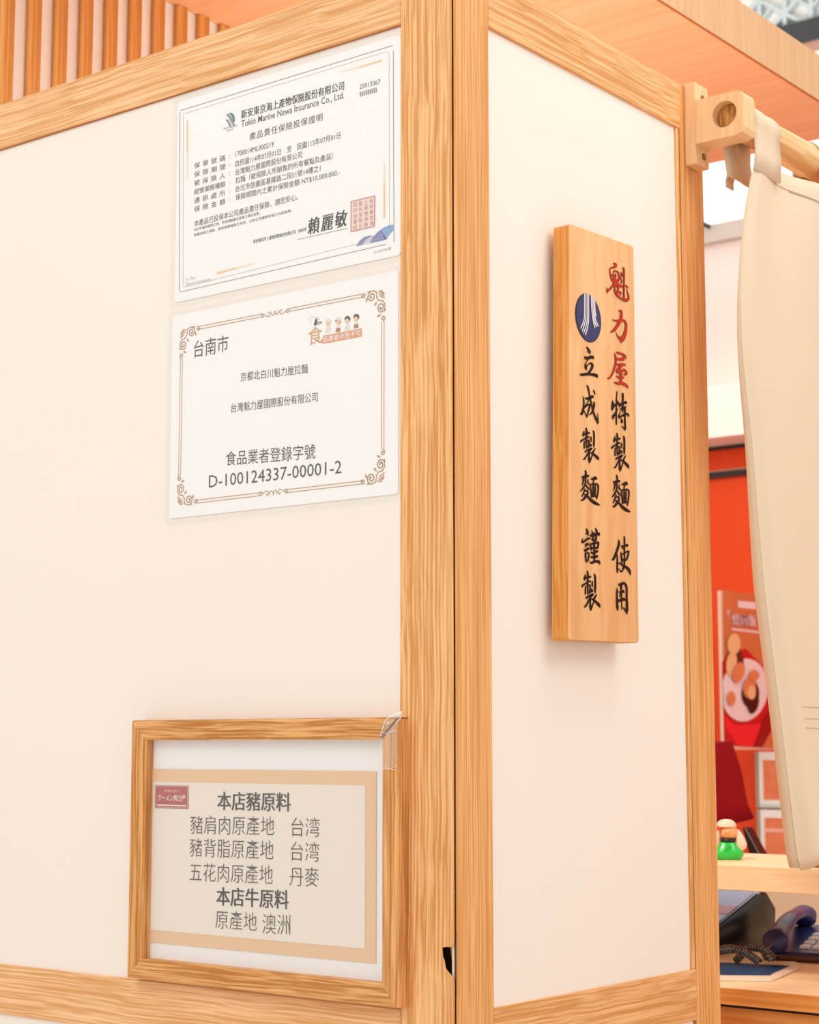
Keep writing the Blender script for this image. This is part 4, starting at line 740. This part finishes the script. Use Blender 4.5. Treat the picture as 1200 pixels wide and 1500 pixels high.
# figurine on the shelf
fx, fy, fz = -0.140, 0.800, 1.2497
FR = RT; FD = -FH
def fp(r_, u_, d_=0.0): return Vector((fx, fy, fz + u_)) + FR * r_ + FD * d_
fg = thing('ceramic_figurine', (fx, fy, fz), 'small glazed figurine with green base and pale drooping ears on the raised shelf', 'figurine')
b = MB(); lo = []
for u_, w_, dpt in ((0.0, 0.0165, 0.011), (0.001, 0.0185, 0.0125), (0.006, 0.0220, 0.0145), (0.011, 0.0215, 0.014), (0.017, 0.0155, 0.0115), (0.0225, 0.0125, 0.0095), (0.024, 0.008, 0.006)):
    lo.append([fp(w_ * math.cos(a), u_, dpt * math.sin(a)) for a in [math.tau * k / 24 for k in range(24)]])
b.rings(lo); b.build('green_base', 'green_glaze', fg, smooth=True)
b = MB(); b.tube([fp(0.012 * math.cos(a) - 0.006 + .006, 0.014 + 0.002 * math.sin(a * 2), 0.0135) for a in []] or [fp(-0.006, 0.012, 0.0140), fp(-0.0035, 0.0155, 0.0132), fp(0.0005, 0.0170, 0.0122), fp(0.004, 0.0190, 0.0112)], 0.0009, 6); b.build('swirl', 'green_glaze', fg, smooth=True)
b = MB(); b.ball(fp(0.001, 0.0262), 0.0105, (1.05, 1, 0.42)); b.build('neck', 'dark_glaze', fg, smooth=True)
b = MB(); b.ball(fp(0.002, 0.0370), 0.0125, (1, 1, 0.85), 18); hd = b.build('head', 'tan_glaze', fg, smooth=True)
b = MB(); b.ball(fp(-0.001, 0.0375, 0.0100), 0.0048, (1, 1, 0.85), 14); b.build('snout', 'tan_glaze', hd, smooth=True)
b = MB(); b.rings([[fp(-0.001 + w_ * math.cos(a), u_, w_ * 0.9 * math.sin(a) + 0.001) for a in [math.tau * k / 20 for k in range(20)]] for u_, w_ in ((0.0435, 0.0135), (0.0460, 0.0138), (0.0495, 0.0120), (0.0525, 0.0080), (0.0535, 0.003))]); b.build('cap', 'pink_glaze', fg, smooth=True)
for s_, mt in ((1, 'pink_glaze'), (-1, 'pink_glaze')):
    b = MB(); lo = []
    for u_, r0, rd in ((0.0400, 0.0130, 0.0022), (0.0360, 0.0145, 0.0042), (0.0290, 0.0165, 0.0064), (0.0210, 0.0185, 0.0075), (0.0155, 0.0185, 0.0062), (0.0125, 0.0180, 0.0028)):
        lo.append([fp(s_ * r0 + rd * math.cos(a), u_, 0.003 + rd * .7 * math.sin(a)) for a in [math.tau * k / 14 for k in range(14)]])
    b.rings(lo); b.build('ear', mt, fg, smooth=True)
b = MB(); b.tube([fp(-0.0135, 0.0425, 0.003), fp(-0.0165, 0.036, 0.004), fp(-0.021, 0.026, 0.004), fp(-0.0245, 0.015, 0.003)], [0.0022, 0.0016, 0.0018, 0.0014], 8); b.build('ribbon', 'red_glaze', fg, smooth=True)
b = MB(); b.ball(fp(-0.0120, 0.0425, 0.006), 0.0030, (1.2, 1, 1)); b.build('knot', 'red_glaze', fg, smooth=True)
# tray with slip on the shelf
tr = thing('wooden_tray', (0.07, 0.76, 1.2497), 'shallow brown tray holding clear sleeves, on the raised shelf behind the curtain hem', 'tray')
MB().box(-0.004, 0.20, 0.722, 0.84, 1.2498, 1.2545, 0.001).build('tray_base', 'tray', tr)
b = MB(); b.prism([(0.004, 0.735, 1.2547), (0.15, 0.728, 1.2547), (0.16, 0.82, 1.2547), (0.02, 0.82, 1.2547)], (0, 0, 0.0025)); b.build('clear_sleeve', 'slip', tr)
# ------------------------------------------------------------------ back of the kitchen
# poster hanging on two wires, parallel to the right wall
ps = thing('food_poster', (-1.152, 2.80, 1.394), 'orange-brown food poster with a white plate of meat, standing out from the red wall', 'poster')
PX = -1.15; PP = Plane(0, PX + 0.004); PPb = Plane(0, PX + 0.0048); PPc = Plane(0, PX + 0.0056); PPd = Plane(0, PX + 0.0064)
p0, p1_, p2_ = PP(1055.5, 865), PP(1135, 1098), PP(1056.5, 1094)
MB().box(PX - 0.004, PX + 0.0036, p0.y, p1_.y, p1_.z, p0.z).build('poster_board', 'poster_edge', ps)
def zmap(X, Y): return (1020 + X / 5.767, 860 + Y / 5.767)
def ppoly(name, P, pts, mat): b = MB(); P.poly(b, [zmap(*p) for p in pts]); return b.build(name, mat, ps)
ppoly('printed_ground', PP, [(222, 22), (660, 80), (655, 1365), (240, 1340)], 'poster_brown')
ppoly('red_cloth_print', PPb, [(218, 640), (260, 560), (420, 520), (560, 660), (650, 840), (655, 1180), (560, 1352), (240, 1330), (230, 1000)], 'poster_red')
ppoly('bright_cloth_print', PPc, [(240, 1090), (330, 1170), (560, 1150), (480, 1345), (360, 1345), (250, 1200)], 'poster_bright')
ppoly('dark_cloth_print', PPc, [(560, 1120), (650, 1000), (655, 1170), (560, 1350), (490, 1350)], 'poster_deep')
b = MB(); PPd.poly(b, [zmap(410 + 195 * math.cos(t) - 30 * math.sin(t), 870 + 265 * math.sin(t) + 20 * math.cos(t)) for t in [math.tau * k / 30 for k in range(30)] if 410 + 195 * math.cos(t) - 30 * math.sin(t) > 222]); b.build('plate_print', 'plate_print', ps)
PPe = Plane(0, PX + 0.0072); PPf = Plane(0, PX + 0.0080)
nb = 0
def blob(name, P, cx_, cy_, rx, ry, mat, rot=0.0):
    global nb; nb += 1; P = Plane(0, PX + 0.0072 + 0.0005 * nb); b = MB(); P.poly(b, [zmap(cx_ + rx * math.cos(t) * math.cos(rot) - ry * math.sin(t) * math.sin(rot), cy_ + rx * math.cos(t) * math.sin(rot) + ry * math.sin(t) * math.cos(rot)) for t in [math.tau * k / 16 for k in range(16)]]); b.build(name, mat, ps)
blob('meat_print', PPe, 345, 640, 60, 140, 'meat_brown', -0.1); blob('meat_print', PPe, 300, 650, 45, 110, 'meat_tan', 0.1); blob('meat_print', PPe, 320, 480, 55, 90, 'meat_tan', 0.05)
blob('meat_print', PPe, 460, 900, 75, 120, 'nori'); blob('meat_print', PPe, 485, 980, 45, 90, 'nori', 0.2); blob('meat_print', PPf, 450, 850, 55, 90, 'meat_orange'); blob('meat_print', PPf, 470, 890, 35, 60, 'meat_tan')
blob('meat_print', PPe, 360, 720, 50, 90, 'meat_orange', 0.3); blob('meat_print', PPe, 490, 745, 45, 45, 'meat_orange'); blob('meat_print', PPe, 300, 940, 35, 60, 'meat_orange')
ppoly('title_strip', PPb, [(355, 115), (505, 130), (505, 188), (355, 172)], 'plate_print')
b = MB(); PPc.text(b, '醬', *zmap(262, 235), *zmap(290, 240), 16, 0.02); [PPd.text(b, '燒肉飯', *zmap(301 + d, 272), *zmap(503 + d, 285), 18, 0.0, 1.1) for d in (0, 3, 6)]; b.build('title_lettering', 'pink_type', ps)
b = MB(); PPb.text(b, '燒肉飯', *zmap(299, 272), *zmap(511, 285), 20, 0.0, 1.15); PPb.text(b, '燒肉飯', *zmap(303, 275), *zmap(515, 288), 19, 0.0, 1.15); b.build('title_outline', 'red_type', ps)
ppoly('title_rule', PPb, [(300, 345), (570, 378), (570, 396), (300, 362)], 'plate_print')
MB().box(PX - 0.003, PX + 0.003, p1_.y - 0.001, 3.0, 1.62, 1.66).build('wall_clip', 'wire', ps)
MB().box(PX - 0.003, PX + 0.003, p1_.y - 0.001, 3.0, 1.50, 1.54).build('wall_clip', 'wire', ps)
# two framed menus on the red wall
for (x0p, y0p, y1p, lab, kind) in ((1113.5, 1101, 1183, 'white framed menu picture on the red wall, upper of two behind the curtain edge', 0), (1116, 1185, 1256, 'white framed menu picture on the red wall, lower of two just above the shelf', 1)):
    a_ = at(x0p, y0p, 1, 2.985); c_ = at(x0p, y1p, 1, 2.985); wd = 0.16
    mf = thing('menu_frame', (a_.x + wd / 2, 2.99, c_.z), lab, 'menu', 'menu frames on the red wall')
    MB().box(a_.x, a_.x + wd, 2.972, 3.0, c_.z, a_.z - 0.001, 0.002).build('frame', 'menu_white', mf)
    MB().box(a_.x - 0.007, a_.x - 0.0002, 2.970, 3.0, c_.z, a_.z - 0.001).build('edge_profile', 'menu_edge', mf)
    MB().box(a_.x + 0.015, a_.x + wd - 0.012, 2.9705, 2.9718, c_.z + 0.022 - kind * .012, a_.z - 0.022).build('picture', 'menu_orange', mf)
    if kind == 0: MB().box(a_.x + 0.002, a_.x + wd - 0.002, 2.9700, 2.9718, c_.z + 0.003, c_.z + 0.010).build('price_strip', 'menu_teal', mf)
    else:
        zc_ = (a_.z + c_.z) / 2 + 0.004; MB().box(a_.x + 0.015, a_.x + wd - 0.012, 2.9695, 2.9704, zc_, zc_ + 0.010).build('price_strip', 'menu_pink', mf)
# thin dark slanted band behind the figurine, carried by a pole and foot
mo = thing('dark_slanted_band', (-0.74, 1.62, 0), 'narrow black slanted band seen behind the figurine on the shelf', 'stand')
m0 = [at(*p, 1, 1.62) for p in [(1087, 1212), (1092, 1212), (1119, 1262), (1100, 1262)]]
b = MB(); b.prism([(p.x, 1.62, p.z) for p in m0], (0, 0.03, 0), 0.002); b.build('slanted_band', 'black_plastic', mo)
MB().box(-0.64, -0.60, 1.626, 1.645, 0.02, 1.19).build('band_pole', 'black_plastic', mo); MB().box(-0.74, -0.50, 1.54, 1.74, 0.0, 0.02).build('band_foot', 'black_plastic', mo)
# ------------------------------------------------------------------ person behind the partition, only a sleeve in view
pr = thing('person', (-0.96, 1.86, 0), 'person in a dark red T-shirt, only one short sleeve visible behind the figurine', 'person')
PC = Vector((-0.996, 1.855, 0)); SR = Vector((0.90, 0.44, 0)).normalized(); SFm = Vector((0.44, -0.90, 0)).normalized()
def bp_(r_, z, f_=0.0): return PC + SR * r_ + SFm * f_ + Vector((0, 0, z))
J = {'pel': (0, 0.92, 0, .125, .10), 'spi': (0, 1.08, 0, .115, .085), 'che': (0, 1.27, 0, .14, .10), 'nkb': (0, 1.40, 0, .06, .06), 'nk': (0, 1.46, .005, .052, .052), 'hd0': (0, 1.52, .02, .062, .075), 'hd1': (0, 1.60, .015, .078, .092), 'hd2': (0, 1.67, .005, .066, .078)}
E_ = [('pel', 'spi'), ('spi', 'che'), ('che', 'nkb'), ('nkb', 'nk'), ('nk', 'hd0'), ('hd0', 'hd1'), ('hd1', 'hd2')]
for s_, n in ((1, 'r'), (-1, 'l')):
    J.update({'sh' + n: (s_ * .165, 1.375, 0, .052, .052), 'el' + n: (s_ * .225, 1.10, -.01, .038, .038), 'wr' + n: (s_ * .225, .88, .08, .026, .024), 'hp' + n: (s_ * .232, .80, .11, .030, .016), 'th' + n: (s_ * .095, .84, 0, .088, .088), 'kn' + n: (s_ * .105, .48, .01, .058, .058), 'an' + n: (s_ * .11, .09, -.01, .040, .040), 'to' + n: (s_ * .12, .045, .12, .035, .028)})
    E_ += [('che', 'sh' + n), ('sh' + n, 'el' + n), ('el' + n, 'wr' + n), ('wr' + n, 'hp' + n), ('pel', 'th' + n), ('th' + n, 'kn' + n), ('kn' + n, 'an' + n), ('an' + n, 'to' + n)]
    for q, (dr, ln) in enumerate(((-.022, .062), (-.008, .074), (.006, .076), (.019, .064))):
        J['f%s%d' % (n, q)] = (s_ * .232 + dr, .795 - ln * .55, .118, .0085, .0085); J['g%s%d' % (n, q)] = (s_ * .232 + dr * 1.1, .795 - ln, .132, .0078, .0078); E_ += [('hp' + n, 'f%s%d' % (n, q)), ('f%s%d' % (n, q), 'g%s%d' % (n, q))]
    J['tm' + n] = (s_ * .205, .795, .145, .0095, .0095); E_ += [('hp' + n, 'tm' + n)]
def skin_mesh(name, J, E_, mat, parent, sub=1, root='pel'):
    ks = list(J); me = bpy.data.meshes.new(name); me.from_pydata([bp_(J[k][0], J[k][1], J[k][2]) for k in ks], [(ks.index(a), ks.index(c)) for a, c in E_], [])
    o = bpy.data.objects.new('t', me); COL.objects.link(o); md = o.modifiers.new('s', 'SKIN'); md.use_smooth_shade = True
    for i, k in enumerate(ks): me.skin_vertices[0].data[i].radius = (J[k][3], J[k][4]); me.skin_vertices[0].data[i].use_root = (k == root)
    o.modifiers.new('u', 'SUBSURF').levels = sub; o.modifiers['u'].render_levels = sub
    dg = bpy.context.evaluated_depsgraph_get(); m2 = bpy.data.meshes.new_from_object(o.evaluated_get(dg)); bpy.data.objects.remove(o)
    m2.name = name; m2.materials.clear(); m2.materials.append(MATS[mat]); r = bpy.data.objects.new(name, m2); COL.objects.link(r); r.parent = parent; r.location = -parent.location; return r
skin_mesh('body', J, E_, 'skin', pr, 2)
# face
for s_ in (-1, 1):
    b = MB(); b.ball(bp_(s_ * .030, 1.605, .092), .0115, (1, 1, .7), 10); e = b.build('eye', 'eye_white', pr, smooth=True); b = MB(); b.ball(bp_(s_ * .030, 1.605, .100), .006, (1, 1, 1), 8); b.build('iris', 'hair', e, smooth=True)
    b = MB(); b.ball(bp_(s_ * .080, 1.595, .005), .024, (.35, .6, 1), 10); b.build('ear', 'skin', pr, smooth=True)
b = MB(); b.rings([[bp_(w_ * math.cos(a), z, f_ + w_ * math.sin(a)) for a in [math.tau * k / 8 for k in range(8)]] for z, w_, f_ in ((1.61, .006, .088), (1.585, .010, .098), (1.568, .013, .100), (1.562, .006, .094))]); b.build('nose', 'skin', pr, smooth=True)
b = MB(); b.ball(bp_(0, 1.540, .088), .022, (1, .4, .25), 10); b.build('mouth', 'shirt_red', pr, smooth=True)
b = MB(); lo = []
for z, w_, dep, off in ((1.56, .080, .060, -.045), (1.60, .088, .080, -.028), (1.645, .090, .092, -.010), (1.69, .080, .088, -.002), (1.725, .055, .062, 0), (1.74, .015, .018, 0)): lo.append([bp_(w_ * math.cos(a), z, off + dep * math.sin(a)) for a in [math.tau * k / 20 for k in range(20)]])
b.rings(lo); b.build('hair', 'hair', pr, smooth=True)
# T-shirt torso and loose sleeves
b = MB(); lo = []
for z, w_, dep in ((0.90, .175, .125), (1.0, .172, .122), (1.12, .168, .120), (1.25, .178, .126), (1.34, .186, .118), (1.40, .165, .095), (1.432, .110, .078), (1.452, .070, .066)): lo.append([bp_(w_ * math.cos(a), z, dep * math.sin(a)) for a in [math.tau * k / 28 for k in range(28)]])
b.rings(lo, cap=False); ts = b.build('tshirt', 'shirt_red', pr, smooth=True); ts.modifiers.new('thick', 'SOLIDIFY').thickness = 0.003
# the near sleeve is placed so that its outline matches; the other mirrors it
S0 = at(1046, 1085, 1, 2.0)
for s_ in (1, -1):
    b = MB(); lo = []
    for t, r_, z, rad, tilt in ((0, .120, 1.395, .050, 0), (.15, .172, 1.420, .064, .0), (.35, .200, 1.394, .070, 0), (.6, .212, 1.332, .075, .0), (.85, .218, 1.262, .080, 0), (1, .226, 1.232, .084, 0)):
        row = []
        for k in range(24):
            a = math.tau * k / 24; fold = 1 + 0.05 * math.sin(a * 3 + 1.5) * t
            row.append(bp_(s_ * (r_ + rad * fold * math.cos(a) * .95), z + 0.30 * rad * math.cos(a) * (1 if t > .2 else -0.4) + (0.35 * rad * (0.5 - math.cos(a)) * .2), rad * fold * math.sin(a)))
        lo.append(row)
    b.rings(lo, cap=False); sv = b.build('sleeve', 'shirt_red', pr, smooth=True); sv.modifiers.new('thick', 'SOLIDIFY').thickness = 0.003
b = MB(); lo = []
for z, w_, dep in ((0.97, .150, .108), (0.90, .158, .112), (0.84, .172, .112)): lo.append([bp_(w_ * math.cos(a), z, dep * math.sin(a)) for a in [math.tau * k / 24 for k in range(24)]])
b.rings(lo)
for s_ in (-1, 1):
    b.rings([[bp_(s_ * rx + rad * math.cos(a), z, rad * math.sin(a)) for a in [math.tau * k / 18 for k in range(18)]] for z, rx, rad in ((0.87, .088, .100), (0.7, .095, .094), (0.48, .105, .074), (0.25, .108, .066), (0.07, .11, .062))])
b.build('trousers', 'trousers', pr, smooth=True)
for s_ in (-1, 1):
    b = MB(); b.rings([[bp_(s_ * .115 + w_ * math.cos(a), z, .045 + dp * math.sin(a)) for a in [math.tau * k / 18 for k in range(18)]] for z, w_, dp in ((0.0, .046, .125), (0.02, .05, .13), (0.05, .046, .115), (0.085, .04, .07))]); b.build('shoe', 'shoe', pr, smooth=True)
